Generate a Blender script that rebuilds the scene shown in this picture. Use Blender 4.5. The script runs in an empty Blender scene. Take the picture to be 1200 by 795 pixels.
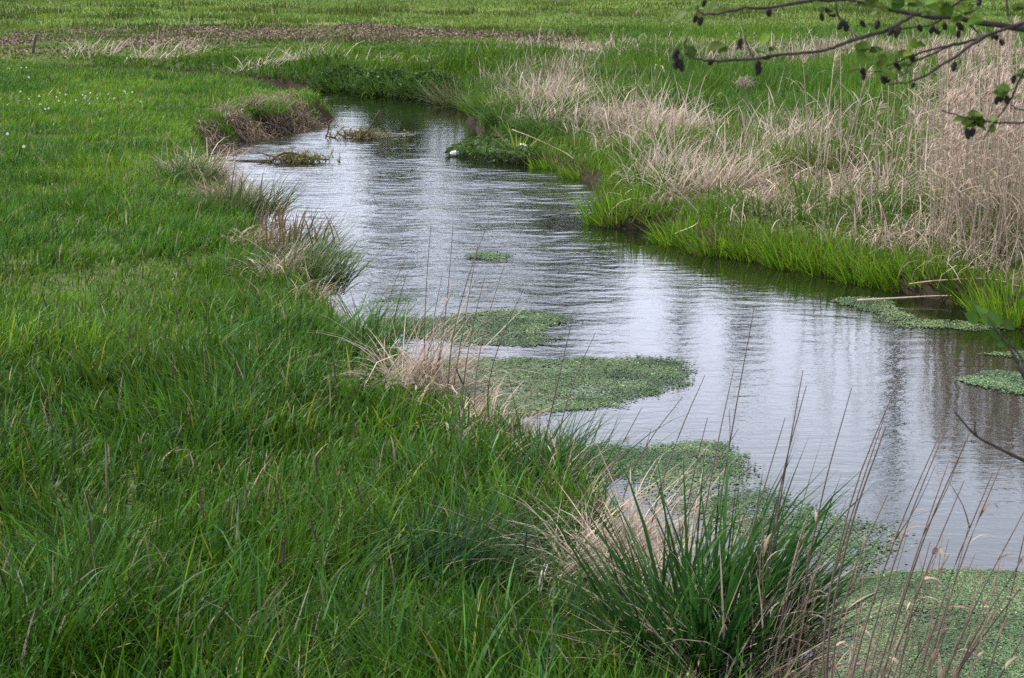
import bpy, math, random
import numpy as np
from mathutils import Vector

R = np.random.default_rng(11)
random.seed(5)
C = bpy.context.scene.collection
PI = math.pi

# ------------------------------------------------------------------ camera
F, CX, CY, YH, HC = 2400.0, 600.0, 397.5, -50.0, 2.6
PITCH = math.atan((CY - YH) / F)
FW = np.array([0, math.cos(PITCH), -math.sin(PITCH)])
UP = np.array([0, math.sin(PITCH), math.cos(PITCH)])
CAM = np.array([0, 0, HC])


def ray(px, py):
    return FW + np.array([(px - CX) / F, 0, 0]) - UP * ((py - CY) / F)


def at_z(px, py, z=0.0):
    d = ray(px, py)
    return CAM + d * ((z - HC) / d[2])


def at_d(px, py, Y):
    d = ray(px, py)
    return CAM + d * (Y / d[1])


def project(P):
    v = P - CAM
    z = v @ FW
    return CX + F * v[:, 0] / z, CY - F * (v @ UP) / z


# ------------------------------------------------------------------ noise
TAB = np.random.default_rng(3).random((256, 256))


def vn(x, y, s=1.0, o=0.0):
    x = np.asarray(x, float) / s + 37.2 + o
    y = np.asarray(y, float) / s + 11.7 + o * 1.7
    xi, yi = np.floor(x).astype(int), np.floor(y).astype(int)
    fx, fy = x - xi, y - yi
    fx, fy = fx * fx * (3 - 2 * fx), fy * fy * (3 - 2 * fy)
    g = lambda a, b: TAB[a & 255, b & 255]
    return ((g(xi, yi) * (1 - fx) + g(xi + 1, yi) * fx) * (1 - fy)
            + (g(xi, yi + 1) * (1 - fx) + g(xi + 1, yi + 1) * fx) * fy)


def fbm(x, y, s, o=0.0, n=4):
    a, t, r = 1.0, 0.0, 0.0
    for k in range(n):
        r = r + a * vn(x, y, s / 2 ** k, o + k * 5.3)
        t += a
        a *= 0.55
    return r / t


def sst(a, b, x):
    t = np.clip((x - a) / (b - a), 0, 1)
    return t * t * (3 - 2 * t)


# ------------------------------------------------------------------ river outline and terrain
LW = [(3.6, -6), (3.2, -1), (2.6, 1.5), (2.0, 3.0), (1.45, 4.0), (1.02, 4.97), (.92, 5.5), (.72, 6.46), (.50, 7.4),
      (.25, 8.3), (-.02, 9.3), (-.45, 10.6), (-.88, 11.7), (-1.2, 13), (-1.55, 15), (-2.0, 17), (-2.5, 19.5), (-3.2, 22.5),
      (-3.75, 25.5), (-4.05, 27.5), (-3.95, 29.0), (-3.5, 31.0), (-3.05, 32.7), (-2.95, 33.8), (-3.6, 35.6), (-5.5, 39.5),
      (-8.5, 43), (-15, 45.5), (-30, 48), (-60, 50)]
RW = [(6.6, -6), (6, 0), (5.4, 4), (4.8, 7), (4.3, 10), (3.9, 12.5), (3.65, 14.3), (3.55, 14.7), (3.42, 15.3),
      (3.03, 15.8), (2.77, 16.6), (2.2, 17.6), (1.55, 18.35), (1.45, 19.5), (.98, 19.9), (.88, 20.8), (.9, 23.6), (.5, 25.5),
      (.2, 27), (-.25, 29), (-.55, 31.5), (-.85, 35.5), (-1.0, 38), (-1.5, 39.8), (-3.4, 40.9), (-5, 42.5), (-8, 45.8),
      (-14, 48.3), (-30, 51), (-60, 53)]


def smooth(pts, k=4, wig=0.0):
    p = np.array(pts, float)
    p = np.vstack([2 * p[0] - p[1], p, 2 * p[-1] - p[-2]])
    out = []
    for i in range(1, len(p) - 2):
        for j in range(k):
            t = j / k
            a, b, c, d = p[i - 1], p[i], p[i + 1], p[i + 2]
            out.append(0.5 * (2 * b + (c - a) * t + (2 * a - 5 * b + 4 * c - d) * t * t + (3 * b - a - 3 * c + d) * t ** 3))
    out.append(p[-2])
    out = np.array(out)
    if wig:
        out[:, 0] += (vn(out[:, 0], out[:, 1], .5) - .5) * wig
    return out


LE, RE = smooth(LW, 3, .22), smooth(RW, 3, .25)
POLY = np.vstack([LE, RE[::-1]])


def dist_line(x, y, E):
    d = np.full(x.shape, 1e9)
    for i in range(len(E) - 1):
        a, b = E[i], E[i + 1]
        v = b - a
        t = np.clip(((x - a[0]) * v[0] + (y - a[1]) * v[1]) / (v @ v), 0, 1)
        d = np.minimum(d, (x - a[0] - t * v[0]) ** 2 + (y - a[1] - t * v[1]) ** 2)
    return np.sqrt(d)


def inside(x, y, Q):
    r = np.zeros(x.shape, bool)
    j = len(Q) - 1
    for i in range(len(Q)):
        xi, yi, xj, yj = Q[i][0], Q[i][1], Q[j][0], Q[j][1]
        if yi != yj:
            r ^= ((yi > y) != (yj > y)) & (x < (xj - xi) * (y - yi) / (yj - yi) + xi)
        j = i
    return r


def site(x, y):
    """signed distance from the water (land positive), is-left-bank, ground height"""
    x, y = np.atleast_1d(np.asarray(x, float)), np.atleast_1d(np.asarray(y, float))
    dl, dr = dist_line(x, y, LE), dist_line(x, y, RE)
    ins = inside(x, y, POLY)
    sd = np.where(ins, -1, 1) * np.minimum(dl, dr)
    left = dl < dr
    ztl = np.interp(y, [0, 14, 20, 30, 46], [.66, .64, .52, .36, .34])
    zl = ztl * sst(-.02, .34, sd) + .12 * sst(.5, 6, sd) * (y < 18) * 0
    zr = np.interp(sd, [0, .07, .6, 2, 6, 15], [0, .15, .26, .4, .5, .52])
    z = np.where(left, zl, zr) + (fbm(x, y, 1.1, 2) - .5) * .10 * sst(.1, .8, sd)
    z = z + (fbm(x, y, 9, 4) - .5) * .25 * sst(50, 70, y)
    bed = -.04 - np.minimum(.5, np.minimum(dl, dr) * .7)
    return sd, left, np.where(sd > 0, z, bed)


def zg(x, y):
    return float(site(x, y)[2][0])


def ground_px(px, py, zadd=0.0):
    """first point where the view ray through a pixel meets the ground (raised by zadd)"""
    d = ray(px, py)
    t = 2.0 + np.geomspace(.01, 90, 900)
    P = CAM[None] + d[None] * t[:, None]
    z = np.maximum(site(P[:, 0], P[:, 1])[2], 0)
    hit = np.nonzero(P[:, 2] - z - zadd < 0)[0]
    p = P[hit[0]] if len(hit) else P[-1]
    p[2] = max(zg(p[0], p[1]), 0.0)
    return p


def bank_px(px, py):
    """foot on the left bank: slide down the picture column until the ray meets firm ground"""
    for k in range(60):
        p = ground_px(px, py + 3 * k)
        sd_, lf_, z_ = site(p[0], p[1])
        if sd_[0] > .07 and lf_[0]:
            return p
    return p


# ------------------------------------------------------------------ mesh builder
class MB:
    def __init__(s):
        s.v, s.c, s.q, s.t, s.n = [], [], [], [], 0

    def add(s, v, c, q=None, t=None):
        v = np.asarray(v, np.float32).reshape(-1, 3)
        c = np.asarray(c, np.float32)
        if c.ndim == 1:
            c = np.tile(c, (len(v), 1))
        s.v.append(v)
        s.c.append(c.reshape(-1, 3))
        if q is not None and len(q):
            s.q.append(np.asarray(q, np.int64).reshape(-1, 4) + s.n)
        if t is not None and len(t):
            s.t.append(np.asarray(t, np.int64).reshape(-1, 3) + s.n)
        s.n += len(v)

    def build(s, name, mat, parent=None, loc=None):
        v = np.vstack(s.v).copy()
        c = np.vstack(s.c)
        loc = np.zeros(3) if loc is None else np.asarray(loc, float)
        v -= loc.astype(np.float32)
        q = np.vstack(s.q) if s.q else np.zeros((0, 4), np.int64)
        t = np.vstack(s.t) if s.t else np.zeros((0, 3), np.int64)
        me = bpy.data.meshes.new(name)
        me.vertices.add(len(v))
        me.vertices.foreach_set('co', v.ravel())
        idx = np.concatenate([q.ravel(), t.ravel()]).astype(np.int32)
        me.loops.add(len(idx))
        me.loops.foreach_set('vertex_index', idx)
        st = np.concatenate([np.arange(len(q)) * 4, len(q) * 4 + np.arange(len(t)) * 3]).astype(np.int32)
        me.polygons.add(len(st))
        me.polygons.foreach_set('loop_start', st)
        me.polygons.foreach_set('use_smooth', np.ones(len(st), bool))
        me.update(calc_edges=True)
        a = me.color_attributes.new('Col', 'FLOAT_COLOR', 'POINT')
        a.data.foreach_set('color', np.hstack([c, np.ones((len(c), 1), np.float32)]).astype(np.float32).ravel())
        me.materials.append(mat)
        o = bpy.data.objects.new(name, me)
        C.objects.link(o)
        if parent is not None:
            o.parent = parent
        else:
            o.location = loc
        return o


def blades(m, P, h, w, az, lean, bend, c0, c1, segs=3, fj=.7, prof=None):
    P = np.asarray(P, float)
    n = len(P)
    if n == 0:
        return
    b = lambda a: np.broadcast_to(np.asarray(a, float), (n,))
    h, w, az, lean, bend = b(h), b(w), b(az), b(lean), b(bend)
    c0 = np.broadcast_to(np.asarray(c0, float), (n, 3))
    c1 = np.broadcast_to(np.asarray(c1, float), (n, 3))
    fa = az + PI / 2 + R.normal(0, fj, n)
    S = np.stack([np.cos(fa), np.sin(fa), np.zeros(n)], 1)
    D = np.stack([np.cos(az), np.sin(az)], 1)
    pos = P.copy()
    V = np.zeros((n, 2 * segs + 1, 3))
    K = np.zeros((n, 2 * segs + 1, 3))
    if prof is None:
        prof = {1: [1.], 2: [.8, .8], 3: [.75, 1., .62], 4: [.7, 1., .85, .5], 5: [.6, 1, .95, .75, .42], 6: [.6, 1, 1, .9, .7, .4]}[segs]
    for k in range(segs):
        t = k / segs
        V[:, 2 * k] = pos - S * (w * prof[k] * .5)[:, None]
        V[:, 2 * k + 1] = pos + S * (w * prof[k] * .5)[:, None]
        K[:, 2 * k] = K[:, 2 * k + 1] = c0 * (1 - t) + c1 * t
        th = lean + bend * ((k + .5) / segs) ** 1.3
        st = h / segs
        pos = pos + np.stack([D[:, 0] * np.sin(th) * st, D[:, 1] * np.sin(th) * st, np.cos(th) * st], 1)
    V[:, 2 * segs] = pos
    K[:, 2 * segs] = c1
    base = (np.arange(n) * (2 * segs + 1))[:, None, None]
    q = np.array([[2 * k, 2 * k + 1, 2 * k + 3, 2 * k + 2] for k in range(segs - 1)]).reshape(-1, 4)
    t = np.array([[2 * segs - 2, 2 * segs - 1, 2 * segs]])
    m.add(V.reshape(-1, 3), K.reshape(-1, 3), (q[None] + base).reshape(-1, 4) if segs > 1 else None, (t[None] + base).reshape(-1, 3))


def tube(m, pts, r0, r1, col, sides=6, k=4, jit=0.0, ease=1.0):
    p = smooth3(pts, k) if len(pts) > 2 or k > 1 else np.array(pts, float)
    if jit:
        p[1:-1] += R.normal(0, jit, (len(p) - 2, 3))
    n = len(p)
    V = []
    for i in range(n):
        d = p[min(i + 1, n - 1)] - p[max(i - 1, 0)]
        d = d / (np.linalg.norm(d) + 1e-9)
        a = np.cross(d, [0, 0, 1.0]) if abs(d[2]) < .9 else np.cross(d, [1.0, 0, 0])
        a /= np.linalg.norm(a)
        b = np.cross(d, a)
        t = (i / (n - 1)) ** ease
        r = r0 * (1 - t) + r1 * t
        for j in range(sides):
            g = 2 * PI * j / sides
            V.append(p[i] + r * (a * math.cos(g) + b * math.sin(g)))
    q = [[i * sides + j, i * sides + (j + 1) % sides, (i + 1) * sides + (j + 1) % sides, (i + 1) * sides + j]
         for i in range(n - 1) for j in range(sides)]
    tr = [[0, j + 1, j] for j in range(1, sides - 1)] + [[(n - 1) * sides, (n - 1) * sides + j, (n - 1) * sides + j + 1] for j in range(1, sides - 1)]
    m.add(V, col, q, tr)
    return p


def smooth3(pts, k):
    p = np.array(pts, float)
    p = np.vstack([2 * p[0] - p[1], p, 2 * p[-1] - p[-2]])
    out = []
    for i in range(1, len(p) - 2):
        for j in range(k):
            t = j / k
            a, b, c, d = p[i - 1], p[i], p[i + 1], p[i + 2]
            out.append(0.5 * (2 * b + (c - a) * t + (2 * a - 5 * b + 4 * c - d) * t * t + (3 * b - a - 3 * c + d) * t ** 3))
    out.append(p[-2])
    return np.array(out)


def discs(m, P, r, nrm_j, col, sides=5, asp=1.0, up=(0, 0, 1)):
    """small leaflets: P (n,3), r (n,), tilt jitter, col (n,3)"""
    n = len(P)
    r = np.broadcast_to(np.asarray(r, float), (n,))
    N = np.array(up, float) + R.normal(0, 1, (n, 3)) * np.broadcast_to(np.asarray(nrm_j, float), (n,))[:, None]
    N /= np.linalg.norm(N, axis=1)[:, None]
    A = np.cross(N, R.normal(0, 1, (n, 3)))
    A /= np.linalg.norm(A, axis=1)[:, None]
    B = np.cross(N, A)
    g = np.arange(sides) * 2 * PI / sides
    V = P[:, None] + (A[:, None] * np.cos(g)[None, :, None] + B[:, None] * np.sin(g)[None, :, None] * asp) * r[:, None, None]
    K = np.repeat(np.broadcast_to(np.asarray(col, float), (n, 3))[:, None], sides, 1)
    base = (np.arange(n) * sides)[:, None, None]
    if sides == 4:
        m.add(V.reshape(-1, 3), K.reshape(-1, 3), (np.array([[0, 1, 2, 3]])[None] + base).reshape(-1, 4))
    else:
        t = np.array([[0, j, j + 1] for j in range(1, sides - 1)])
        m.add(V.reshape(-1, 3), K.reshape(-1, 3), None, (t[None] + base).reshape(-1, 3))


def leaf(m, base, direc, L, W, col, cup=.15, up=None):
    """one ovate leaf, folded along its midrib and curved"""
    d = np.asarray(direc, float)
    d = d / np.linalg.norm(d)
    u = np.array([0, 0, 1.0]) if up is None else np.asarray(up, float)
    s = np.cross(d, u)
    if np.linalg.norm(s) < 1e-3:
        s = np.array([1.0, 0, 0])
    s /= np.linalg.norm(s)
    u = np.cross(s, d)
    ts = [0, .12, .3, .5, .7, .87, 1]
    ws = [.04, .55, .92, 1, .86, .55, .05]
    V = []
    for t, w in zip(ts, ws):
        mid = base + d * L * t + u * (-cup * L * t * t)
        e = 1 + R.normal(0, .05)
        V += [mid - s * W * .5 * w * e + u * cup * W * w * .6, mid, mid + s * W * .5 * w * e + u * cup * W * w * .6]
    q = []
    for i in range(len(ts) - 1):
        q += [[3 * i, 3 * i + 1, 3 * i + 4, 3 * i + 3], [3 * i + 1, 3 * i + 2, 3 * i + 5, 3 * i + 4]]
    m.add(V, col, q)


# ------------------------------------------------------------------ materials
def mat(name, rough=.55, spec=.3, trans=0.0, noise=None, bump=None, base=None):
    m = bpy.data.materials.new(name)
    m.use_nodes = True
    nt = m.node_tree
    N, L = nt.nodes, nt.links
    bs = N['Principled BSDF']
    out = N['Material Output']
    bs.inputs['Roughness'].default_value = rough
    bs.inputs['Specular IOR Level'].default_value = spec
    at = N.new('ShaderNodeAttribute')
    at.attribute_name = 'Col'
    col = at.outputs['Color']
    if noise:
        tc = N.new('ShaderNodeTexCoord')
        nz = N.new('ShaderNodeTexNoise')
        nz.inputs['Scale'].default_value = noise[0]
        nz.inputs['Detail'].default_value = 6
        L.new(tc.outputs['Object'], nz.inputs['Vector'])
        mp = N.new('ShaderNodeMapRange')
        mp.inputs[1].default_value, mp.inputs[2].default_value = .3, .7
        mp.inputs[3].default_value, mp.inputs[4].default_value = noise[1], noise[2]
        L.new(nz.outputs['Fac'], mp.inputs[0])
        mx = N.new('ShaderNodeMix')
        mx.data_type = 'RGBA'
        mx.blend_type = 'MULTIPLY'
        mx.inputs['Factor'].default_value = 1
        L.new(col, mx.inputs['A'])
        L.new(mp.outputs[0], mx.inputs['B'])
        col = mx.outputs['Result']
        if bump:
            bp = N.new('ShaderNodeBump')
            bp.inputs['Strength'].default_value = 1
            bp.inputs['Distance'].default_value = bump
            L.new(nz.outputs['Fac'], bp.inputs['Height'])
            L.new(bp.outputs[0], bs.inputs['Normal'])
    L.new(col, bs.inputs['Base Color'])
    if trans:
        tr = N.new('ShaderNodeBsdfTranslucent')
        L.new(col, tr.inputs['Color'])
        ms = N.new('ShaderNodeMixShader')
        ms.inputs[0].default_value = trans
        L.new(bs.outputs[0], ms.inputs[1])
        L.new(tr.outputs[0], ms.inputs[2])
        L.new(ms.outputs[0], out.inputs['Surface'])
    return m


M_GRASS = mat('grass_blade', .45, .10, .36)
M_DRY = mat('dry_grass', .7, .2, .25)
M_LEAF = mat('leaf', .55, .15, .4)
M_WEED = mat('duckweed', .6, .2, .0)
M_BARK = mat('bark', .85, .15, 0, (60, .6, 1.3), .004)
M_WOODY = mat('dry_stem', .8, .15, 0, (90, .7, 1.25))
M_GROUND = mat('soil_and_turf', .95, .1, 0, (9, .55, 1.45), .03)
M_FLUFF = mat('seed_fluff', .9, .05, .3)
M_LITTER = mat('pale_litter', .5, .3, 0, (30, .75, 1.1))


def water_mat():
    m = bpy.data.materials.new('stream_water')
    m.use_nodes = True
    N, L = m.node_tree.nodes, m.node_tree.links
    bs = N['Principled BSDF']
    bs.inputs['Base Color'].default_value = (.008, .010, .005, 1)
    bs.inputs['Roughness'].default_value = .03
    bs.inputs['IOR'].default_value = 1.333
    tc = N.new('ShaderNodeTexCoord')
    mp = N.new('ShaderNodeMapping')
    mp.inputs['Scale'].default_value = (1.0, 1.9, 1)
    mp.inputs['Rotation'].default_value = (0, 0, .12)
    L.new(tc.outputs['Object'], mp.inputs['Vector'])
    a = N.new('ShaderNodeTexNoise')
    a.inputs['Scale'].default_value = 7
    a.inputs['Detail'].default_value = 3
    a.inputs['Roughness'].default_value = .55
    b = N.new('ShaderNodeTexNoise')
    b.inputs['Scale'].default_value = 26
    b.inputs['Detail'].default_value = 2
    for n in (a, b):
        L.new(mp.outputs[0], n.inputs['Vector'])
    mu = N.new('ShaderNodeMath')
    mu.operation = 'MULTIPLY_ADD'
    mu.inputs[1].default_value = .22
    L.new(b.outputs['Fac'], mu.inputs[0])
    L.new(a.outputs['Fac'], mu.inputs[2])
    bp = N.new('ShaderNodeBump')
    bp.inputs['Strength'].default_value = 1.0
    bp.inputs['Distance'].default_value = WATER_BUMP
    at = N.new('ShaderNodeAttribute')          # how agitated the surface is: calm along the banks
    at.attribute_name = 'Col'
    ag = N.new('ShaderNodeMath')
    ag.operation = 'MULTIPLY'
    L.new(mu.outputs[0], ag.inputs[0])
    L.new(at.outputs['Fac'], ag.inputs[1])
    L.new(ag.outputs[0], bp.inputs['Height'])
    L.new(bp.outputs[0], bs.inputs['Normal'])
    return m


WATER_BUMP = .0052


def tag(o, label=None, cat=None, group=None, kind=None):
    if label:
        o['label'] = label
    if cat:
        o['category'] = cat
    if group:
        o['group'] = group
    if kind:
        o['kind'] = kind
    return o


def empty(name, loc, label, cat, group=None):
    o = bpy.data.objects.new(name, None)
    C.objects.link(o)
    o.location = loc
    o.empty_display_size = .1
    return tag(o, label, cat, group)


def lerp3(a, b, t):
    return np.asarray(a)[None] * (1 - t)[:, None] + np.asarray(b)[None] * t[:, None]


def jitter(c, s=.18, hs=.08):
    n = len(c)
    return np.clip(c * np.exp(R.normal(0, s, (n, 1)) + R.normal(0, hs, (n, 3))), 0, .9)


# palette (albedo)
G_DEEP, G_MID, G_LIME, G_BLUE = (.026, .076, .005), (.066, .155, .009), (.140, .240, .013), (.045, .120, .028)
STRAW, STRAW_P, STRAW_D = (.40, .315, .235), (.51, .42, .335), (.20, .14, .10)
BROWN = (.085, .055, .042)

# ------------------------------------------------------------------ ground
xs = np.concatenate([-np.geomspace(600, 17, 22), np.arange(-16, 16.01, .13), np.geomspace(17, 600, 22)])
ys = np.concatenate([np.linspace(-60, -3, 12), np.arange(-2, 62, .12), np.geomspace(62.5, 900, 50)])
GX, GY = np.meshgrid(xs, ys)
gx, gy = GX.ravel(), GY.ravel()
sd, left, gz = site(gx, gy)
gpx, gpy = project(np.stack([gx, gy, gz], 1))

DEAD = [(650, 125, 45, 22, .7), (640, 95, 45, 14, .45), (735, 150, 48, 24, .75), (790, 185, 45, 28, .7), (822, 222, 50, 22, .9), (905, 232, 85, 18, 1),
        (1000, 252, 80, 22, .9), (1090, 268, 70, 42, .85), (1185, 272, 60, 65, .65), (880, 195, 50, 20, .4), (1120, 170, 70, 45, .35), (1205, 150, 60, 80, .55),
        (1030, 66, 190, 10, .95), (760, 58, 110, 6, .6), (945, 175, 90, 26, .4), (1160, 330, 50, 16, .5), (600, 110, 30, 16, .4), (1310, 250, 110, 150, .9)]


def deadness(px, py):
    r = np.zeros(px.shape)
    for a, b, rx, ry, w in DEAD:
        r = np.maximum(r, w * np.exp(-(((px - a) / rx) ** 2 + ((py - b) / ry) ** 2) * .9))
    return r


def soilness(x, y):
    px, py = project(np.stack([x, y, np.full(x.shape, .5)], 1))
    top = np.interp(px, [-400, 0, 200, 420, 600, 700], [40, 38, 32, 29, 39, 48])
    bot = np.interp(px, [-400, 0, 250, 400, 600, 700], [58, 57, 52, 49, 53, 52])
    m = sst(-2, 3, py - top) * sst(-2, 3, bot - py) * sst(720, 620, px) * (y > 44)
    line = np.exp(-((py - np.interp(px, [0, 200, 330, 450, 600, 680], [41, 37, 35, 38, 46, 51])) / 3.5) ** 2) * sst(150, 240, px) * sst(720, 640, px) * (y > 44)
    n = fbm(x, y, 2.5, 7)
    return np.clip(m * sst(.32, .52, n) * .95 + line * sst(.3, .5, n), 0, 1)


so = soilness(gx, gy)
n1, n2 = fbm(gx, gy, 6, 1), fbm(gx, gy, .8, 9)
turf = lerp3((.040, .058, .016), (.075, .10, .025), n2)
far = lerp3((.052, .102, .016), (.110, .165, .028), np.clip((n1 - .3) * 2.2, 0, 1))
fm = sst(44, 60, gy)[:, None]
col = turf * (1 - fm) + far * fm
dd = (deadness(gpx, gpy) * (~left) * (sd > .3) * (gy > 10) * (gy < 60))[:, None]
col = col * (1 - dd * .8) + np.array([.24, .18, .12]) * dd * .8
soilc = lerp3((.09, .062, .048), (.22, .165, .125), fbm(gx, gy, 1.4, 3))
col = col * (1 - so[:, None]) + soilc * so[:, None]
mud = ((1 - sst(.15, .4, sd)) * (sd > -3))[:, None]
col = col * (1 - mud) + np.array([.028, .021, .013]) * mud
g = MB()
nx, ny = len(xs), len(ys)
ii = np.arange(nx * ny).reshape(ny, nx)
g.add(np.stack([gx, gy, gz], 1), col, np.stack([ii[:-1, :-1], ii[:-1, 1:], ii[1:, 1:], ii[1:, :-1]], -1).reshape(-1, 4))
o = g.build('ground', M_GROUND)
tag(o, 'grassy river banks and the flat field behind them', 'ground', kind='structure')

# ------------------------------------------------------------------ water with real ripples
wx, wy = np.arange(-20, 7.5, .06), np.concatenate([np.arange(-5, 3, .1), np.arange(3, 50, .03)])
WX, WY = np.meshgrid(wx, wy)
wsd = np.zeros(WX.shape)
fx, fy = WX.ravel(), WY.ravel()
near = np.minimum(dist_line(fx, fy, LE), dist_line(fx, fy, RE))
wsd = np.where(inside(fx, fy, POLY), -1, 1) * near
rw = np.random.default_rng(2)
hz = np.zeros(fx.shape)
patch = sst(.35, .62, fbm(fx * .8, fy * .35, 2.2, 21))
amp_d = np.interp(fy, [0, 6, 9, 13, 18, 24, 40], [.30, .34, .45, .8, 1.05, 1.25, 1.3])
warp = (fbm(fx, fy, 1.3, 31) - .5) * 2.2
for k in range(64):
    lam = math.exp(rw.uniform(math.log(.13), math.log(1.5)))
    ang = PI / 2 + rw.normal(0, .52)
    kk = 2 * PI / lam
    slope = .0058 * (1.55 if lam < .36 else .5)
    env = .35 + 1.1 * vn(fx, fy, lam * 5, k * 3.1)
    ph = kk * (fx * math.cos(ang) + (fy + warp * min(lam, .5)) * math.sin(ang)) + rw.uniform(0, 6.28)
    hz += slope / kk * np.sin(ph) * env
hz *= amp_d * (.25 + 1.15 * patch)
calm = np.where(dist_line(fx, fy, RE) < dist_line(fx, fy, LE), .22 + .78 * sst(-.15, -1.5, wsd), .5 + .5 * sst(-.05, -.5, wsd))
calm = np.where(fy > 21, np.maximum(calm, .6), calm)
hz *= sst(.1, -.12, wsd) * calm
keep = wsd < .45
g = MB()
nw, mw = len(wx), len(wy)
ii = np.arange(nw * mw).reshape(mw, nw)
qq = np.stack([ii[:-1, :-1], ii[:-1, 1:], ii[1:, 1:], ii[1:, :-1]], -1).reshape(-1, 4)
qq = qq[keep[qq].all(1)]
used = np.unique(qq)
re = np.full(nw * mw, -1)
re[used] = np.arange(len(used))
g.add(np.stack([fx, fy, hz], 1)[used], np.repeat((calm * (.35 + 1.0 * patch))[:, None], 3, 1)[used], re[qq])
o = g.build('water', water_mat())
tag(o, 'rippled stream reflecting the pale sky', 'water', kind='structure')


# ------------------------------------------------------------------ scattering helper
def scatter(d0, d1, rho, xl, xr, seed):
    """points on the ground with density rho(d) per m2 between depth d0..d1 and x in [xl(d), xr(d)]"""
    r = np.random.default_rng(seed)
    dd_ = np.linspace(d0, d1, 400)
    wdt = np.maximum(xr(dd_) - xl(dd_), 0)
    f = rho(dd_) * wdt
    n = int(np.trapezoid(f, dd_)) if hasattr(np, 'trapezoid') else int(np.trapz(f, dd_))
    cdf = np.concatenate([[0], np.cumsum((f[1:] + f[:-1]) / 2)])
    y = np.interp(r.random(n) * cdf[-1], cdf, dd_)
    x = xl(y) + (xr(y) - xl(y)) * r.random(n)
    return x, y


IP = lambda xs_, ys_: (lambda d: np.interp(d, xs_, ys_))

EXC = []
for a_, b_, r_ in [(517, 455, .24), (545, 490, .15), (760, 625, .32), (870, 700, .24), (335, 315, .24), (358, 345, .2), (255, 185, .45), (268, 235, .36), (830, 800, .26),
                   (522, 690, .16), (640, 580, .16), (900, 780, .25), (215, 205, .3), (320, 300, .34), (660, 590, .15), (430, 395, .2)]:
    q_ = bank_px(a_, b_)
    EXC.append((q_[0], q_[1], r_))

# ------------------------------------------------------------------ left meadow grass (stuff)
x, y = scatter(2.6, 47, IP([2.6, 5, 9, 14, 22, 32, 47], [2200, 3000, 2700, 1900, 1100, 700, 480]),
               lambda d: -.262 * d - 1.3, IP([2.6, 4, 6, 10, 15, 20, 27, 30, 34, 36, 40, 47], [2.3, 1.5, .9, -.3, -1.5, -2.5, -3.9, -3.5, -2.9, -3.6, -5.5, -13]), 41)
sd, left, z = site(x, y)
k = (sd > .03) & left
x, y, z, sd = x[k], y[k], z[k], sd[k]
n = len(x)
cl = fbm(x, y, .55, 3)
big = fbm(x, y, 3.0, 6)
keepm = R.random(n) < (.45 + .9 * sst(.35, .6, cl))
x, y, z, sd, cl, big = [a[keepm] for a in (x, y, z, sd, cl, big)]
n = len(x)
h = (.085 + .115 * sst(.3, .7, cl) + .05 * sst(.4, .65, big)) * np.exp(R.normal(0, .25, n)) * np.interp(y, [4, 8, 12, 20, 45], [1.1, .95, .74, .64, .7])
h *= 1 - .25 * np.exp(-(sd / .35) ** 2)
for ex_, ey_, er_ in EXC:
    h *= 1 - .72 * np.exp(-(((x - ex_) ** 2 + (y - ey_) ** 2) / er_ ** 2) ** 2)
w = (.0060 + .00027 * y) * np.exp(R.normal(0, .2, n)) * np.interp(y, [3, 8], [1.15, 1.])
az = R.uniform(0, 2 * PI, n) * .6 + (fbm(x, y, .8, 17) - .5) * 9 - .5
lean = np.abs(R.normal(.25, .2, n))
bend = np.abs(R.normal(.85, .6, n))
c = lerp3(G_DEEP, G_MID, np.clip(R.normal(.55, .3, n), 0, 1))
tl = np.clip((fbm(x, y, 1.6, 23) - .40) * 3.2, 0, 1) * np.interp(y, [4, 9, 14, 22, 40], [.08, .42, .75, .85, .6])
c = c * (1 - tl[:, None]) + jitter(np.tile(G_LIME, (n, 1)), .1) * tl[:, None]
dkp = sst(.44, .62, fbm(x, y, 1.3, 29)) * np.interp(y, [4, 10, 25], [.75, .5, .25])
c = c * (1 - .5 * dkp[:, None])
bl = (R.random(n) < .15)
c[bl] = G_BLUE
c = jitter(c, .27)
tip = c * 1.2
dr = R.random(n) < np.interp(y, [4, 12, 30], [.022, .028, .03])
c[dr] = jitter(np.tile(STRAW, (dr.sum(), 1)) * .7, .25)
tip[dr] = c[dr]
yl = R.random(n) < .025
c[yl] = jitter(np.tile((.20, .22, .03), (yl.sum(), 1)), .2)
tip[yl] = c[yl]
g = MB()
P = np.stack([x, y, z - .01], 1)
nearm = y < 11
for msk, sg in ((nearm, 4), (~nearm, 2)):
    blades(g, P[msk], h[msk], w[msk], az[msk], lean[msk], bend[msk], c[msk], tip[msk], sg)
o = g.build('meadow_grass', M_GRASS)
tag(o, 'lush green meadow grass covering the left bank', 'grass', kind='stuff')
print('meadow', n)

# ------------------------------------------------------------------ right bank: green grass and dead grass (stuff)
x, y = scatter(5, 62, IP([5, 14, 20, 30, 45, 62], [700, 800, 620, 420, 230, 90]), IP([5, 9, 14, 17, 20, 24, 30, 38, 40, 43, 48, 51, 62], [5.0, 4.2, 3.5, 2.5, .8, .6, -.6, -1.2, -4, -6, -14, -16, -19]),
               lambda d: .262 * d + 1.5 + np.clip((16 - d) * .35, 0, 2.6), 43)
sd, left, z = site(x, y)
k = (sd > .04) & (~left)
x, y, z, sd = x[k], y[k], z[k], sd[k]
so = soilness(x, y)
k = R.random(len(x)) > so * .9
x, y, z, sd = x[k], y[k], z[k], sd[k]
px, py = project(np.stack([x, y, z], 1))
D = deadness(px, py) * (.15 + 1.1 * sst(.36, .57, fbm(x, y, .8, 51)))
D = np.clip(np.where(sd < .28, D * .15, D), 0, .9)
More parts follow.
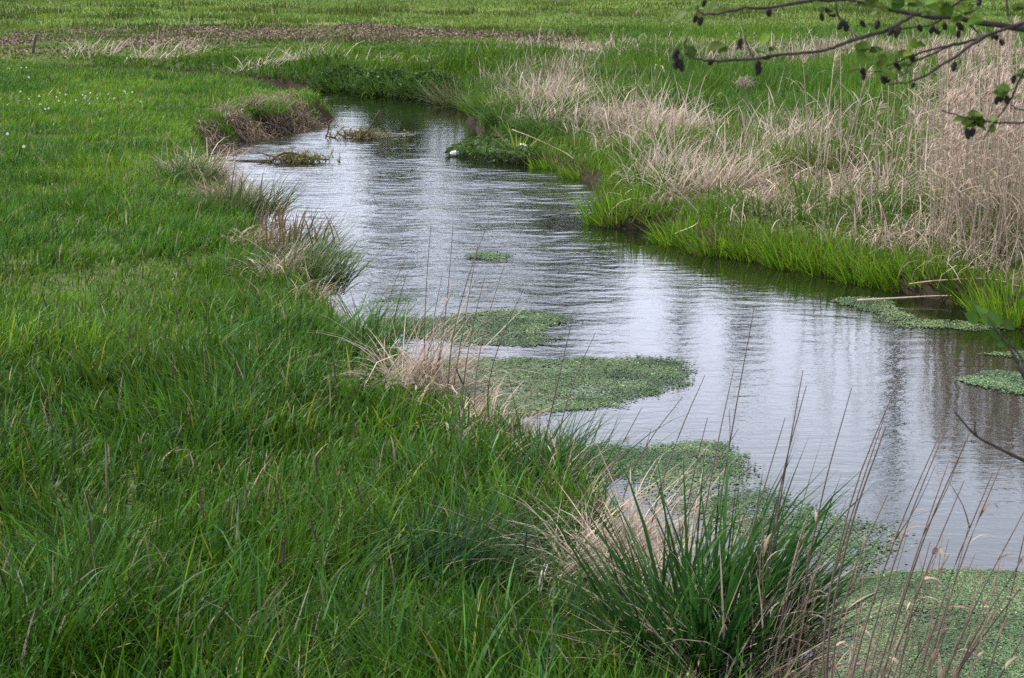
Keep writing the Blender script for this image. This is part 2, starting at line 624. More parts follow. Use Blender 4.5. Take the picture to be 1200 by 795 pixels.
FZ = .9 * np.exp(-(((px - 935) / 140) ** 2 + ((py - 232) / 25) ** 2) ** 1.5) * (sd > .3) * sst(.28, .42, fbm(x, y, .4, 53))
drop = R.random(len(x)) < np.where(y < 40, .30, .1) * D
isd = (R.random(len(x)) < np.maximum(D * .88, FZ))
kp = ~(drop & isd)
x, y, z, sd, isd, FZ = x[kp], y[kp], z[kp], sd[kp], isd[kp], FZ[kp]
# green
a = ~isd
n = a.sum()
X, Y, Z, S = x[a], y[a], z[a], sd[a]
cl = fbm(X, Y, .9, 61)
farb = sst(36, 41, Y) * (X < 1) * (Y < 50)
h = (.14 + .22 * sst(.3, .7, cl)) * np.exp(R.normal(0, .25, n)) * (1 + .45 * farb) * (1 - .6 * np.exp(-(S / .35) ** 2) * (Y < 27)) * (1 - .65 * FZ[a])
h *= np.where((Y > 43) & (X < 2), .32, 1) * np.where(Y > 47, .6, 1)
w = (.004 + .00042 * Y) * np.exp(R.normal(0, .25, n)) * (1 + .5 * farb)
c = lerp3((.034, .090, .012), (.088, .165, .020), np.clip(R.normal(.5, .3, n), 0, 1))
lime = np.clip((fbm(X, Y, 2.2, 71) - .42) * 3, 0, 1) * .6
lime = np.maximum(lime, .55 * np.exp(-(S / .4) ** 2) * (Y < 27))
c = c * (1 - lime[:, None]) + np.array(G_LIME) * lime[:, None]
c = c * (1 - .15 * farb[:, None])
c = jitter(c, .2)
g = MB()
blades(g, np.stack([X, Y, Z - .01], 1), h, w, R.uniform(0, 2 * PI, n), np.abs(R.normal(.25, .2, n)), np.abs(R.normal(.6, .4, n)), c, c * 1.1, 2)
o = g.build('bank_grass', M_GRASS)
tag(o, 'green grass growing through the right bank', 'grass', kind='stuff')
print('bank green', n)
# dead: matted and leaning straw
a = isd
X, Y, Z, S = x[a], y[a], z[a], sd[a]
rep = 2
X, Y, Z, S = [np.repeat(q_, rep) for q_ in (X, Y, Z, S)]
n = len(X)
X = X + R.normal(0, .08, n)
Y = Y + R.normal(0, .08, n)
px, py = project(np.stack([X, Y, Z], 1))
flat = np.clip(np.maximum(np.exp(-(((px - 900) / 190) ** 2 + ((py - 235) / 26) ** 2)), (R.random(n) < .35) * .8), 0, 1)
h = (.18 + .26 * fbm(X, Y, .7, 81)) * np.minimum(np.exp(R.normal(0, .4, n)), 1.7) * (1 - .3 * flat)
h = np.where(Y > 44, h * .5, h)
big_ = R.random(n) < .10
h = np.where(big_, h * 1.4, h)
w = (.0028 + .00026 * Y) * np.minimum(np.exp(R.normal(0, .35, n)), 1.6) * np.where(big_, 1.25, 1)
cl_az = (fbm(X, Y, .45, 83) - .5) * 14
lean = np.where(flat > .4, R.uniform(.7, 1.5, n), np.abs(R.normal(.3, .35, n)))
bend = np.where(R.random(n) < .55, R.uniform(.9, 2.6, n), R.uniform(0, .8, n))
az = np.where(R.random(n) < .4, cl_az + R.normal(0, .8, n), R.uniform(0, 2 * PI, n))
pt = fbm(X, Y, .5, 91)
c = lerp3(STRAW_D, STRAW_P, np.clip((pt - .3) * 2.2 + R.normal(0, .3, n), 0, 1))
c = jitter(c, .22, .035)
c[big_] = jitter(np.tile(STRAW_P, (big_.sum(), 1)), .15, .03)
g = MB()
blades(g, np.stack([X, Y, Z + R.uniform(0, .08, n)], 1), h, w, az, lean, bend, c * .95, c * 1.03, 4)
o = g.build('dead_grass', M_DRY)
tag(o, 'matted pale dead grass lying over the right bank', 'grass', kind='stuff')
print('bank dead', n)

# ------------------------------------------------------------------ far field (stuff)
x, y = scatter(50, 125, IP([50, 70, 100, 125], [95, 52, 24, 8]), lambda d: -.262 * d - 4, lambda d: .262 * d + 4, 47)
sd, left, z = site(x, y)
so = soilness(x, y)
k = (sd > .3) & (R.random(len(x)) > so * .8)
x, y, z = x[k], y[k], z[k]
n = len(x)
t = fbm(x, y, 3.2, 101)
t2 = fbm(x, y, 11, 103)
dk = sst(.52, .64, fbm(x, y * .6, 1.9, 107)) * sst(.3, .55, fbm(x, y, 14, 109))
h = (.05 + .07 * t) * np.exp(R.normal(0, .35, n)) * (1 + 1.6 * dk) * np.interp(y, [50, 62, 70], [.7, .8, 1])
w = .017 + .00032 * y
c = lerp3((.060, .118, .016), (.140, .205, .029), np.clip((t - .3) * 2.2 + R.normal(0, .25, n), 0, 1))
ol = np.clip((t2 - .42) * 3, 0, 1)[:, None] * .55
c = c * (1 - ol) + np.array((.135, .135, .045)) * ol
c = c * (1 - .5 * dk[:, None])
br = R.random(n) < .03
c[br] = np.array(STRAW) * .8
c = jitter(c, .2)
g = MB()
blades(g, np.stack([x, y, z - .01], 1), h, w, R.uniform(0, 2 * PI, n), np.abs(R.normal(.3, .2, n)), np.abs(R.normal(.5, .4, n)), c, c * 1.1, 2)
o = g.build('field_grass', M_GRASS)
tag(o, 'short tufted pasture grass on the far field', 'grass', kind='stuff')
# clods of the ploughed strip
x, y = scatter(45, 66, IP([45, 66], [170, 120]), lambda d: -.262 * d - 3, lambda d: .05 * d + 2, 48)
so = soilness(x, y)
sd, left, z = site(x, y)
k = (R.random(len(x)) < so) & (sd > .3)
x, y, z = x[k], y[k], z[k]
n = len(x)
c = jitter(lerp3((.085, .055, .042), (.27, .20, .155), R.random(n)), .2, .04)
g = MB()
blades(g, np.stack([x, y, z - .01], 1), R.uniform(.03, .085, n), R.uniform(.04, .10, n), R.uniform(0, 6.28, n), R.uniform(.2, 1.1, n), .4, c, c, 2)
o = g.build('ploughed_soil', M_GROUND)
tag(o, 'bare brown clods along the worn strip across the field', 'soil', kind='stuff')


# ------------------------------------------------------------------ tufts (things)
def tuft_mesh(p, n, rad, h, w, c0, c1, out=.5, wob=.25, bend=.6, segs=4, ex=1.0, az0=None, hj=.25, zdrop=.0, tipk=1.1, follow=False):
    m = MB()
    rr = rad * np.sqrt(R.random(n))
    aa = R.uniform(0, 2 * PI, n)
    bx, by = p[0] + rr * np.cos(aa) * ex, p[1] + rr * np.sin(aa)
    bz = np.full(n, p[2]) - .015 - zdrop * (rr / rad) ** 2
    if follow:
        bz = np.maximum(site(bx, by)[2], -.1)
    az = aa + R.normal(0, wob * 2, n)
    if az0 is not None:
        mixm = R.random(n) < .55
        az = np.where(mixm, R.normal(az0, .5, n), az)
    lean = out * (rr / rad) + np.abs(R.normal(0, wob, n))
    c = jitter(lerp3(c0, c1, R.random(n)), .17)
    hh = h * np.minimum(np.exp(R.normal(-.1, hj, n)), 1.4)
    blades(m, np.stack([bx, by, bz], 1), hh, w * np.exp(R.normal(0, .2, n)), az, lean, np.abs(R.normal(bend, bend * .5, n)), c, c * tipk, segs)
    return m


SEDGE = 'bright green sedge tufts along the right water edge'
edge = [  # px, py of the foot, blades, radius, height, label
    (735, 262, 520, .34, .44, 'big bright green sedge tuft jutting furthest into the stream at the bend'),
    (775, 266, 260, .22, .30, 'small sedge tuft hard against the big jutting tuft, on its right'),
    (812, 285, 360, .28, .36, 'green sedge tuft just right of the gap beside the jutting tuft'),
    (855, 297, 380, .3, .36, 'broad low sedge tuft below the flattened straw, between two taller tufts'),
    (905, 303, 360, .28, .38, 'sedge tuft with dark footing under the flattened straw, left of the yellowish one'),
    (948, 312, 430, .3, .42, 'tall yellowish green sedge tuft leaning over the dark water'),
    (990, 320, 340, .27, .36, 'sedge tuft standing behind the left tip of the pale stick'),
    (1030, 330, 360, .26, .4, 'sedge tuft at the left end of the crooked reddish stick'),
    (1075, 337, 380, .28, .42, 'green sedge tuft behind the long crooked stick, in front of the straw heap'),
    (1120, 342, 380, .28, .40, 'sedge tuft standing over the thick end of the pale stick'),
    (1162, 356, 360, .27, .42, 'dark sedge tuft right of the sticks, above the round alder leaves'),
    (1200, 378, 420, .28, .40, 'bright sedge tuft at the right margin, beside the alder leaves'),
    (690, 207, 260, .3, .28, 'low lime green sedge tuft behind the jutting tuft'),
    (655, 196, 260, .3, .26, 'low green sedge tuft beside the muddy ledge'),
]
for i, (px, py, n, r, h, lab) in enumerate(edge):
    p = at_z(px, py, .02)
    p[1] += .12
    p[2] = -.03
    lime = 1 if i not in (10,) else .45
    m = tuft_mesh(p, int(n * 1.15), r * .92, h * .92, .0105, np.array((.05, .14, .010)) * lime, np.array((.20, .32, .02)) * lime, out=.34, bend=.5, segs=4, ex=1.25, follow=False)
    tag(m.build('sedge_tuft', M_GRASS, loc=p), lab, 'sedge', SEDGE)

FARB = 'tussocks and bushes on the far bends'
for px, py, n, r, h, c0, c1, w, lab in [
    (540, 122, 520, .36, .62, (.06, .085, .03), (.17, .17, .075), .017, 'rounded olive brown tussock hanging over the far bend'),
    (577, 144, 520, .36, .46, (.055, .12, .02), (.12, .20, .03), .017, 'lush green tuft at the water below the olive tussock'),
    (600, 158, 420, .34, .42, (.04, .09, .02), (.085, .15, .025), .016, 'dark green tuft behind the floating weed bed'),
    (645, 172, 380, .35, .42, (.04, .09, .02), (.08, .13, .025), .015, 'dark leafy tuft above the muddy ledge'),
    (505, 112, 700, .5, .56, (.03, .07, .015), (.07, .13, .022), .02, 'dark green bush beside the olive tussock on the far bank'),
    (455, 109, 700, .5, .56, (.035, .08, .015), (.08, .15, .025), .02, 'green bush on the far bank straight behind the upright snag'),
    (405, 104, 650, .5, .56, (.035, .08, .015), (.08, .15, .025), .02, 'green bush on the far bank next to the left spur'),
    (968, 205, 420, .30, .42, (.045, .06, .015), (.11, .12, .03), .010, 'dark olive tussock in the middle of the straw on the right slope'),
    (845, 255, 180, .2, .26, (.05, .12, .02), (.1, .2, .03), .009, 'small green tuft surrounded by flattened straw'),
    (1030, 255, 160, .16, .45, (.05, .12, .02), (.1, .2, .03), .01, 'upright green shoot among the dry reeds'),
    (1125, 250, 120, .16, .34, (.09, .16, .02), (.18, .24, .03), .012, 'yellow green iris shoot in front of the reed stand'),
]:
    p = at_z(px, py, .05) if py < 180 and px < 700 else ground_px(px, py)
    if py < 180 and px < 700:
        p[2] = max(zg(p[0], p[1]), 0) - .02
    m = tuft_mesh(p, n, r, h, w, c0, c1, out=.6, bend=.8, segs=4, ex=1.15, hj=.3)
    if 'bush' in lab:
        k = 1700
        v = R.normal(0, 1, (k, 3))
        v /= np.linalg.norm(v, axis=1)[:, None]
        v *= (.72 + .3 * fbm(v[:, 0] * 2, v[:, 1] * 2 + v[:, 2], .6, px))[:, None]
        q = p + np.abs(v) * [0, 0, .62] + v * [.85, .4, 0] * R.uniform(.6, 1, (k, 1))
        discs(m, q, R.uniform(.018, .04, k), .8, jitter(lerp3((.025, .065, .012), (.07, .14, .02), R.random(k)), .25), 5, .6)
    tag(m.build('bank_tussock', M_GRASS, loc=p), lab, 'tussock', FARB)

LEFTB = 'green tussocks on the left bank'
for px, py, n, r, h, w, c0, c1, az0, lab in [
    (825, 800, 900, .17, .53, .0095, (.012, .046, .008), (.040, .108, .020), .15, 'large dark bluish green tussock of broad blades nearest the camera at the bank edge'),
    (522, 690, 420, .17, .36, .006, (.016, .05, .014), (.04, .095, .028), .2, 'dark rounded tussock arching to the right in the middle of the meadow grass'),
    (640, 580, 330, .17, .36, .006, (.022, .064, .014), (.055, .12, .026), .3, 'dark green tuft with stiff blades overhanging the third mat'),
    (430, 395, 300, .22, .30, .0060, (.045, .11, .02), (.085, .16, .03), .3, 'green tuft drooping over the water behind the straw clump'),
    (300, 400, 220, .18, .22, .006, (.024, .075, .014), (.05, .11, .022), .3, 'low dark green patch tuft in the meadow behind the arching tussock'),
    (325, 300, 620, .30, .48, .0075, (.05, .07, .025), (.11, .14, .04), .4, 'tall olive sedge clump leaning over the left water edge'),
    (283, 252, 420, .28, .40, .0075, (.05, .07, .025), (.10, .13, .04), .4, 'olive sedge tuft between the reddish straw and the tall olive sedge'),
    (352, 330, 460, .24, .42, .0070, (.045, .08, .022), (.10, .15, .04), .4, 'olive sedge clump with pale litter at its foot'),
    (215, 215, 320, .26, .40, .009, (.045, .09, .02), (.095, .15, .035), .4, 'green tuft behind the pale bank straw, beside the small bay'),
    (305, 140, 300, .35, .32, .013, (.07, .14, .02), (.12, .2, .03), .2, 'fresh green tuft crowning the brown spur'),
]:
    p = bank_px(px, py)
    m = tuft_mesh(p, n, r, h, w, c0, c1, out=.36 if py == 800 else .55, bend=.6 if py == 800 else .75, segs=5, az0=az0, ex=1.2)
    if py == 300 or py == 330:          # dark seed heads of the sedge
        k = 34
        a = R.uniform(0, 6.28, k)
        q = np.stack([p[0] + .26 * R.random(k) * np.cos(a), p[1] + .2 * R.random(k) * np.sin(a), np.full(k, p[2] + .30)], 1)
        blades(m, q, R.uniform(.16, .26, k), .010, R.normal(.4, 1, k), R.uniform(.1, .5, k), .5, (.10, .07, .03), (.19, .13, .08), 4)
    tag(m.build('grass_tussock', M_GRASS, loc=p), lab, 'tussock', LEFTB)

DRYG = 'clumps of pale dead grass'


def dry_clump(p, n, r, h, w, lab, c0=STRAW_D, c1=STRAW_P, az0=None, out=.7, bend=1.3, ex=1.2, group=DRYG, wob=.45, zlift=.06):
    m = MB()
    rr = r * np.sqrt(R.random(n))
    aa = R.uniform(0, 2 * PI, n)
    bx, by = p[0] + rr * np.cos(aa) * ex, p[1] + rr * np.sin(aa)
    bz = np.maximum(site(bx, by)[2], p[2] - .35) + R.uniform(-.02, zlift, n)
    az = aa + R.normal(0, 1.0, n)
    if az0 is not None:
        az = np.where(R.random(n) < .6, R.normal(az0, .7, n), az)
    t = np.clip(R.normal(.6, .3, n), 0, 1)
    c = jitter(lerp3(c0, c1, t), .15, .04)
    blades(m, np.stack([bx, by, bz], 1), h * np.minimum(np.exp(R.normal(-.15, .35, n)), 1.35), w * np.exp(R.normal(0, .3, n)), az,
           out * rr / r + np.abs(R.normal(0, wob, n)), np.abs(R.normal(bend, .8, n)), c, c * 1.05, 5)
    tag(m.build('dry_grass_clump', M_DRY, loc=p), lab, 'dry grass', group)


dry_clump(bank_px(505, 440), 620, .22, .46, .0055, 'wild clump of drooping straw on the left bank beside the two middle mats', az0=0.1)
dry_clump(bank_px(560, 490), 200, .12, .26, .005, 'small straw tuft below the wild drooping clump', c0=(.2, .13, .07), az0=.2)
dry_clump(bank_px(765, 615), 900, .27, .42, .0046, 'tangled cream straw heap just behind the large dark tussock', az0=.3, ex=1.4)
dry_clump(bank_px(870, 700), 420, .17, .42, .0048, 'straw standing right behind the blades of the large dark tussock', az0=.5, bend=.8)
dry_clump(bank_px(900, 780), 200, .18, .40, .005, 'straw at the foot of the thin brown stems in the lower right', az0=.6, bend=.8)
dry_clump(bank_px(660, 590), 130, .14, .26, .005, 'thin scatter of straw in the grass below the third mat', az0=.3)
dry_clump(bank_px(335, 315), 260, .18, .34, .0062, 'curled cream straw clump under the olive sedge', az0=.1)
dry_clump(bank_px(358, 345), 190, .16, .28, .006, 'small pale straw clump hanging to the water below the olive sedge', az0=0)
dry_clump(bank_px(250, 185), 760, .40, .42, .0075, 'pale pinkish straw tumbling down the left bank into the small bay', az0=.2, c0=(.3, .22, .17), ex=1, bend=2.1)
dry_clump(bank_px(215, 205), 90, .22, .34, .007, 'sparse straw standing in the green tuft beside the bay', bend=.7, c0=(.3, .22, .17))
dry_clump(bank_px(268, 235), 220, .26, .36, .008, 'reddish brown straw hanging on the bank between bay and sedge', c0=(.10, .062, .042), c1=(.30, .21, .15), az0=.1)
for a_, b_, n_, r_, h_, lab in [
    (300, 262, 420, .26, .42, 'brown straw fringe leaning out over the water before the olive sedge'),
    (322, 288, 380, .24, .36, 'mixed brown straw caught in the front of the olive sedge'),
    (372, 350, 240, .18, .30, 'short straw fringe on the bank edge above the green drooping tuft'),
    (285, 225, 420, .30, .44, 'brown straw fringe between the pinkish straw and the reddish straw'),
    (610, 530, 260, .16, .30, 'straw fringe on the bank edge at the left end of the third mat'),
    (700, 590, 300, .18, .30, 'straw fringe between the dark overhanging tuft and the cream heap')]:
    dry_clump(bank_px(a_, b_), n_, r_, h_ * .8, .005 if b_ > 300 else .0062, lab, c0=(.11, .07, .045), c1=(.42, .32, .22), az0=.1, bend=2.0)
p = at_z(335, 146, .12)
p[2] = .14
for q, lab in ((at_z(318, 148, .1), 'brown dead grass hanging down the near half of the spur'), (at_z(355, 142, .1), 'brown dead grass hanging from the tip of the spur'), (at_z(292, 157, .1), 'brown dead grass drooping over the water at the back of the small bay'), (at_z(272, 172, .1), 'brown dead grass at the innermost corner of the small bay')):
    q[1] += .25
    q[2] = .20 if 'spur' in lab else .12
    dry_clump(q, 520, .40, .34, .012, lab, c0=(.13, .085, .06), c1=(.34, .25, .19), az0=-1.2, out=1.0, bend=1.4, ex=1.3, zlift=.15)
for px, py, n, r, h, lab, az0, bend in [
    (650, 150, 300, .40, .60, 'straw clump beside the dark leafy tuft above the weed bed', .2, .6),
    (625, 125, 260, .40, .60, 'upright straw clump behind the lush green tuft at the far right bank', .2, .5),
    (655, 130, 360, .36, .62, 'brightest cream straw clump high on the far right bank', .3, .5),
    (705, 150, 240, .36, .48, 'straw clump between the cream clump and the pink swath', .2, .8),
    (745, 150, 380, .44, .55, 'pinkish swath of bent straw below the tip of the alder twig', .2, .8),
    (790, 160, 340, .44, .55, 'bent pinkish straw clump right of the first swath', .3, .8),
    (780, 215, 360, .34, .52, 'grey straw clump standing behind the jutting sedge', .2, .5),
    (825, 225, 420, .36, .58, 'tall whitish straw clump standing above the flattened straw', .25, .45),
    (865, 215, 300, .36, .46, 'whitish straw clump leaning right above the flattened straw', .3, .6),
    (940, 170, 240, .30, .46, 'slanting cream grass clump left of the first tall reeds', .4, .5),
    (1005, 240, 320, .36, .46, 'straw clump at the foot of the first tall reeds', .3, .9),
    (1075, 285, 480, .34, .42, 'combed over heap of tan straw above the long crooked stick', -.1, 1.6),
    (1160, 310, 360, .36, .50, 'tangled straw heap at the foot of the reed stand', .0, 1.3),
    (1110, 235, 320, .40, .46, 'straw heap inside the reed stand', .1, 1.3),
    (200, 66, 110, .6, .75, 'grey dry stalk clump on the far bank beyond the left meadow', .2, .3),
    (105, 66, 120, .7, .5, 'pale dry clump on the far bank behind the dandelions', .2, .5),
    (180, 72, 90, .5, .3, 'flattened pale straw before the grey stalk clump', .2, 1.2),
    (365, 72, 130, .6, .65, 'tall straw plume clump on the far bank above the spur', .3, .5),
    (300, 82, 70, .4, .6, 'thin pale straw tuft on the far bank left of the plumes', .2, .4),
    (430, 78, 90, .7, .4, 'low straw on the far bank right of the plumes', .3, .8),
    (505, 80, 110, .6, .4, 'low pale straw above the dark far bush', .3, .8),
]:
    p = ground_px(px, py)
    dry_clump(p, int(n * .72), r * 1.1, h * .92, .0022 + .00032 * p[1], lab, c0=(.33, .26, .20), az0=az0, bend=bend * 1.5, out=.6, group='dead grass clumps beyond the stream', wob=.42)

# ------------------------------------------------------------------ floating mats
MATS = 'floating green weed mats'


def mat_patch(poly, lab, dens, seed, scat=.15, tint=(1, 1, 1), sparse=()):
    W = np.array([at_z(a, b, .0)[:2] for a, b in poly])
    W = smooth(np.vstack([W, W[:1]]), 5)[:-1]
    r = np.random.default_rng(seed)
    lo, hi = W.min(0) - .3, W.max(0) + .3
    n = int(4.4 * dens * (hi - lo).prod())
    xx, yy = lo[0] + r.random(n) * (hi[0] - lo[0]), lo[1] + r.random(n) * (hi[1] - lo[1])
    d = dist_line(xx, yy, np.vstack([W, W[:1]])) * np.where(inside(xx, yy, W), 1, -1)
    d = d + (fbm(xx, yy, .4, seed) - .5) * .34 + (fbm(xx, yy, .08, seed) - .5) * .06
    pk = sst(-scat, scat * .7, d) ** 2
    hole = sst(.60, .72, fbm(xx, yy, .35, seed + 3)) * .75
    for (a, b, rad) in sparse:
        q = at_z(a, b, 0)
        hole = np.maximum(hole, .85 * np.exp(-((xx - q[0]) ** 2 + (yy - q[1]) ** 2) / rad ** 2))
    k = (r.random(n) < pk * (1 - hole)) & (site(xx, yy)[0] < .05)
    xx, yy = xx[k], yy[k]
    n = len(xx)
    t = np.clip(fbm(xx, yy, .25, seed + 9) * 1.8 - .45 + r.normal(0, .3, n), 0, 1)
    c = jitter(lerp3((.034, .072, .028), (.135, .200, .088), t) * np.array(tint), .34, .07)
    br = r.random(n) < .015 + .12 * sst(.58, .72, fbm(xx, yy, .22, seed + 5))
    c[br] = (.14, .075, .05)
    g = MB()
    y0 = W[:, 1].mean()
    discs(g, np.stack([xx, yy, r.uniform(.005, .009, n)], 1), (.0019 + .00015 * y0) * np.exp(r.normal(0, .38, n)), .25, c, 5, .75)
    ku = r.random(n) < .16
    discs(g, np.stack([xx, yy, np.full(n, .0045) + r.uniform(0, .002, n)], 1)[ku], .010, .03, c[ku] * .75, 6, .8)
    p = np.array([W[:, 0].mean(), W[:, 1].mean(), .0])
    tag(g.build('weed_mat', M_WEED, loc=p), lab, 'weed mat', MATS)
    print('mat', n)


mat_patch([(440, 378), (480, 376), (530, 370), (600, 366), (640, 369), (648, 376), (640, 387), (638, 398), (615, 404), (560, 402), (500, 398), (460, 392)],
          'weed mat behind the drooping straw clump, with a ragged right end', 9000, 1)
mat_patch([(640, 369), (655, 370), (664, 374), (652, 378)], 'tiny loose trail of weed off the tip of the ragged mat', 5000, 12, .15)
mat_patch([(480, 430), (555, 424), (640, 421), (760, 420), (797, 425), (806, 437), (790, 450), (740, 467), (690, 479), (640, 487), (560, 485)],
          'big tongue shaped weed mat with a rounded right end and brown flecks', 13000, 2, sparse=((690, 458, .22), (730, 446, .12)))
mat_patch([(630, 525), (740, 523), (820, 522), (848, 536), (872, 560), (905, 586), (980, 601), (1050, 628), (1040, 650), (990, 655), (930, 642), (860, 622), (790, 590), (720, 555)],
          'long thin weed mat trailing down behind the large dark tussock', 12000, 3, .2, (1, 1, 1.02), sparse=((960, 625, .28), (905, 600, .3), (1010, 630, .2), (850, 575, .26), (800, 585, .2)))
mat_patch([(930, 700), (970, 682), (1000, 671), (1080, 668), (1200, 668), (1280, 670), (1330, 800), (1300, 960), (1000, 980), (930, 850)],
          'wide weed mat filling the lower right corner', 19000, 4, .05, (1.05, 1.05, 1.08), sparse=((1080, 720, .1), (1000, 750, .08)))
mat_patch([(972, 352), (1020, 350), (1040, 356), (1062, 368), (1100, 375), (1180, 379), (1195, 382), (1150, 387), (1070, 385), (1030, 373)],
          'pale hooked weed mat below the pale stick on the far side', 9000, 5, .09, (1.25, 1.15, 1.15))
mat_patch([(1130, 447), (1170, 440), (1215, 441), (1260, 446), (1265, 460), (1210, 462), (1165, 456)],
          'oval weed mat under the round alder leaves', 10000, 6, .06, (1.1, 1.15, 1.2))
mat_patch([(1152, 415), (1200, 412), (1260, 414), (1260, 424), (1205, 423)], 'pale strip of weed just above the oval mat', 8000, 7, .1, (1.25, 1.15, 1.15))
mat_patch([(543, 299), (565, 296), (592, 299), (575, 303), (550, 303)], 'small isolated weed patch in mid stream', 3500, 8, .12, (.9, 1, .8))
mat_patch([(371, 299), (395, 296), (415, 298), (405, 302), (378, 303)], 'faint weed patch touching the left bank below the olive sedge', 2600, 9, .16, (1, 1.1, 1))
mat_patch([(445, 354), (462, 350), (478, 351), (470, 355)], 'sliver of weed above the ragged mat', 5000, 10, .08, (.8, .85, .8))

# ------------------------------------------------------------------ weed bed, snags, litter, sticks
g = MB()
W = np.array([at_z(a, b, 0)[:2] for a, b in [(522, 182), (545, 170), (590, 158), (655, 172), (660, 188), (620, 195), (575, 191)]])
lo, hi = W.min(0), W.max(0)
n = 9000
xx, yy = lo[0] + R.random(n) * (hi[0] - lo[0]), lo[1] + R.random(n) * (hi[1] - lo[1])
k = inside(xx, yy, W)
xx, yy = xx[k], yy[k]
n = len(xx)
hh = .05 + .22 * fbm(xx, yy, .8, 13) * np.interp(xx, [lo[0], hi[0]], [.35, 1.1])
zz = np.maximum(hh * R.random(n) ** .5, .01)
discs(g, np.stack([xx, yy, zz], 1), R.uniform(.016, .032, n), .7, jitter(lerp3((.03, .07, .018), (.085, .14, .03), R.random(n)), .25), 5, .7)
p = np.array([W[:, 0].mean(), W[:, 1].mean(), 0])
blades(g, np.stack([xx, yy, zz * 0], 1)[::4], hh[::4], .012, R.uniform(0, 6, n)[::4], .3, .4, (.05, .09, .03), (.07, .12, .03), 2)
tag(g.build('water_weed_bed', M_LEAF, loc=p), 'low dark leafy weed bed spreading onto the water from the far right bank', 'water weed')
p = at_z(606, 182, .05)
m = tuft_mesh(p, 26, .10, .42, .022, (.12, .20, .03), (.22, .28, .05), out=.5, bend=.4, segs=4)
tag(m.build('iris_shoot', M_GRASS, loc=p), 'yellow green iris shoot rising out of the weed bed', 'iris')
# muddy ledge
g = MB()
p = at_z(640, 193, 0)
n = 900
xx, yy = R.normal(p[0], .3, n), R.normal(p[1] + .1, .12, n)
blades(g, np.stack([xx, yy, R.uniform(0, .1, n)], 1), .14, .014, R.normal(.2, 1, n), 1.3, .2, jitter(np.tile((.04, .028, .022), (n, 1)), .3), (.075, .052, .04), 2)
tag(g.build('mud_ledge', M_DRY, loc=p), 'brown muddy ledge of rotten stems under the far right bank', 'mud ledge')


def lump(name, p, r, col, lab, cat, mat_, seed, parent=None):
    rr = np.random.default_rng(seed)
    V, q = [], []
    a, b = 7, 10
    for i in range(a + 1):
        for j in range(b):
            th, ph = PI * i / a, 2 * PI * j / b
            s = r * (1 + rr.normal(0, .13))
            V.append([p[0] + s * 1.4 * math.sin(th) * math.cos(ph), p[1] + s * math.sin(th) * math.sin(ph), p[2] + s * .8 * math.cos(th)])
    for i in range(a):
        for j in range(b):
            q.append([i * b + j, i * b + (j + 1) % b, (i + 1) * b + (j + 1) % b, (i + 1) * b + j])
    g = MB()
    g.add(V, col, q)
    o_ = g.build(name, mat_, parent, loc=p if parent is None else None)
    if lab:
        tag(o_, lab, cat)
    return o_


lump('pale_stone', at_z(533, 180, .04), .045, (.72, .70, .66), 'white pale stone shape lying at the tip of the weed bed', 'stone', M_LITTER, 3)
lump('paper_scrap', at_z(613, 172, .14), .045, (.75, .74, .70), 'small white scrap caught in the weeds beside the iris shoot', 'litter', M_LITTER, 4)


def snag(p, wdt, lab, seed, upright):
    r = np.random.default_rng(seed)
    root = empty('snag', p, lab, 'snag', 'snags of branches and weed in the stream')
    g = MB()
    for i in range(9):
        a = np.array([r.uniform(-wdt, wdt), r.normal(0, .12), r.uniform(-.03, .03)])
        b = a + np.array([r.normal(0, wdt * .5), r.normal(0, .2), r.uniform(.0, .12)])
        tube(g, [a, (a + b) / 2 + r.normal(0, .03, 3), b], .016, .007, (.10, .075, .05), 5)
    for pts, r0 in upright:
        tube(g, [np.array(q_) for q_ in pts], r0, r0 * .5, (.095, .07, .045), 6)
    g.build('branch', M_BARK, root)
    g = MB()
    n = 420
    X_ = np.stack([r.normal(0, wdt * .5, n), r.normal(0, .13, n), r.uniform(-.02, .05, n)], 1)
    blades(g, X_, r.uniform(.05, .2, n), .012, r.uniform(0, 6.3, n), np.abs(r.normal(.8, .4, n)), .6, jitter(lerp3((.05, .035, .02), (.2, .15, .08), r.random(n)), .2), (.16, .12, .06), 3)
    g.build('weed_tangle', M_DRY, root)
    g = MB()
    n = 120
    X_ = np.stack([r.normal(.1, wdt * .6, n), r.normal(0, .14, n), r.uniform(.02, .17, n) * r.uniform(.3, 1, n)], 1)
    discs(g, X_, r.uniform(.014, .03, n), .8, jitter(lerp3((.10, .14, .02), (.26, .27, .04), r.random(n)), .2), 5, .6)
    blades(g, X_[::2] * [1, 1, .2], .13, .012, r.uniform(0, 6.3, len(X_[::2])), .4, .4, (.09, .13, .02), (.2, .24, .04), 3)
    g.build('foliage', M_LEAF, root)


pa = at_z(425, 162, 0)
snag(pa, .42, 'snag with one bent stick standing up and yellow green leaves in mid stream', 1,
     [([(-.05, 0, 0), (.1, 0, .14), (.25, 0, .40)], .026), ([(.25, 0, .4), (.27, 0, .25), (.33, 0, .08)], .017),
      ([(-.56, 0, -.05), (-.5, .02, .12), (-.52, 0, .25), (-.56, 0, .28)], .012), ([(-.5, 0, -.05), (-.46, 0, .1), (-.5, 0, .2)], .009)])
pb = at_z(348, 190, 0)
snag(pb, .33, 'low arched snag of yellowish sticks near the left bay', 2,
     [([(-.35, 0, .0), (-.18, 0, .11), (.0, 0, .1), (.15, 0, .0)], .02), ([(.0, 0, .1), (.2, 0, .05), (.42, 0, .03)], .016), ([(-.9, .1, .0), (-.6, .05, .01), (-.3, 0, .02)], .02)])

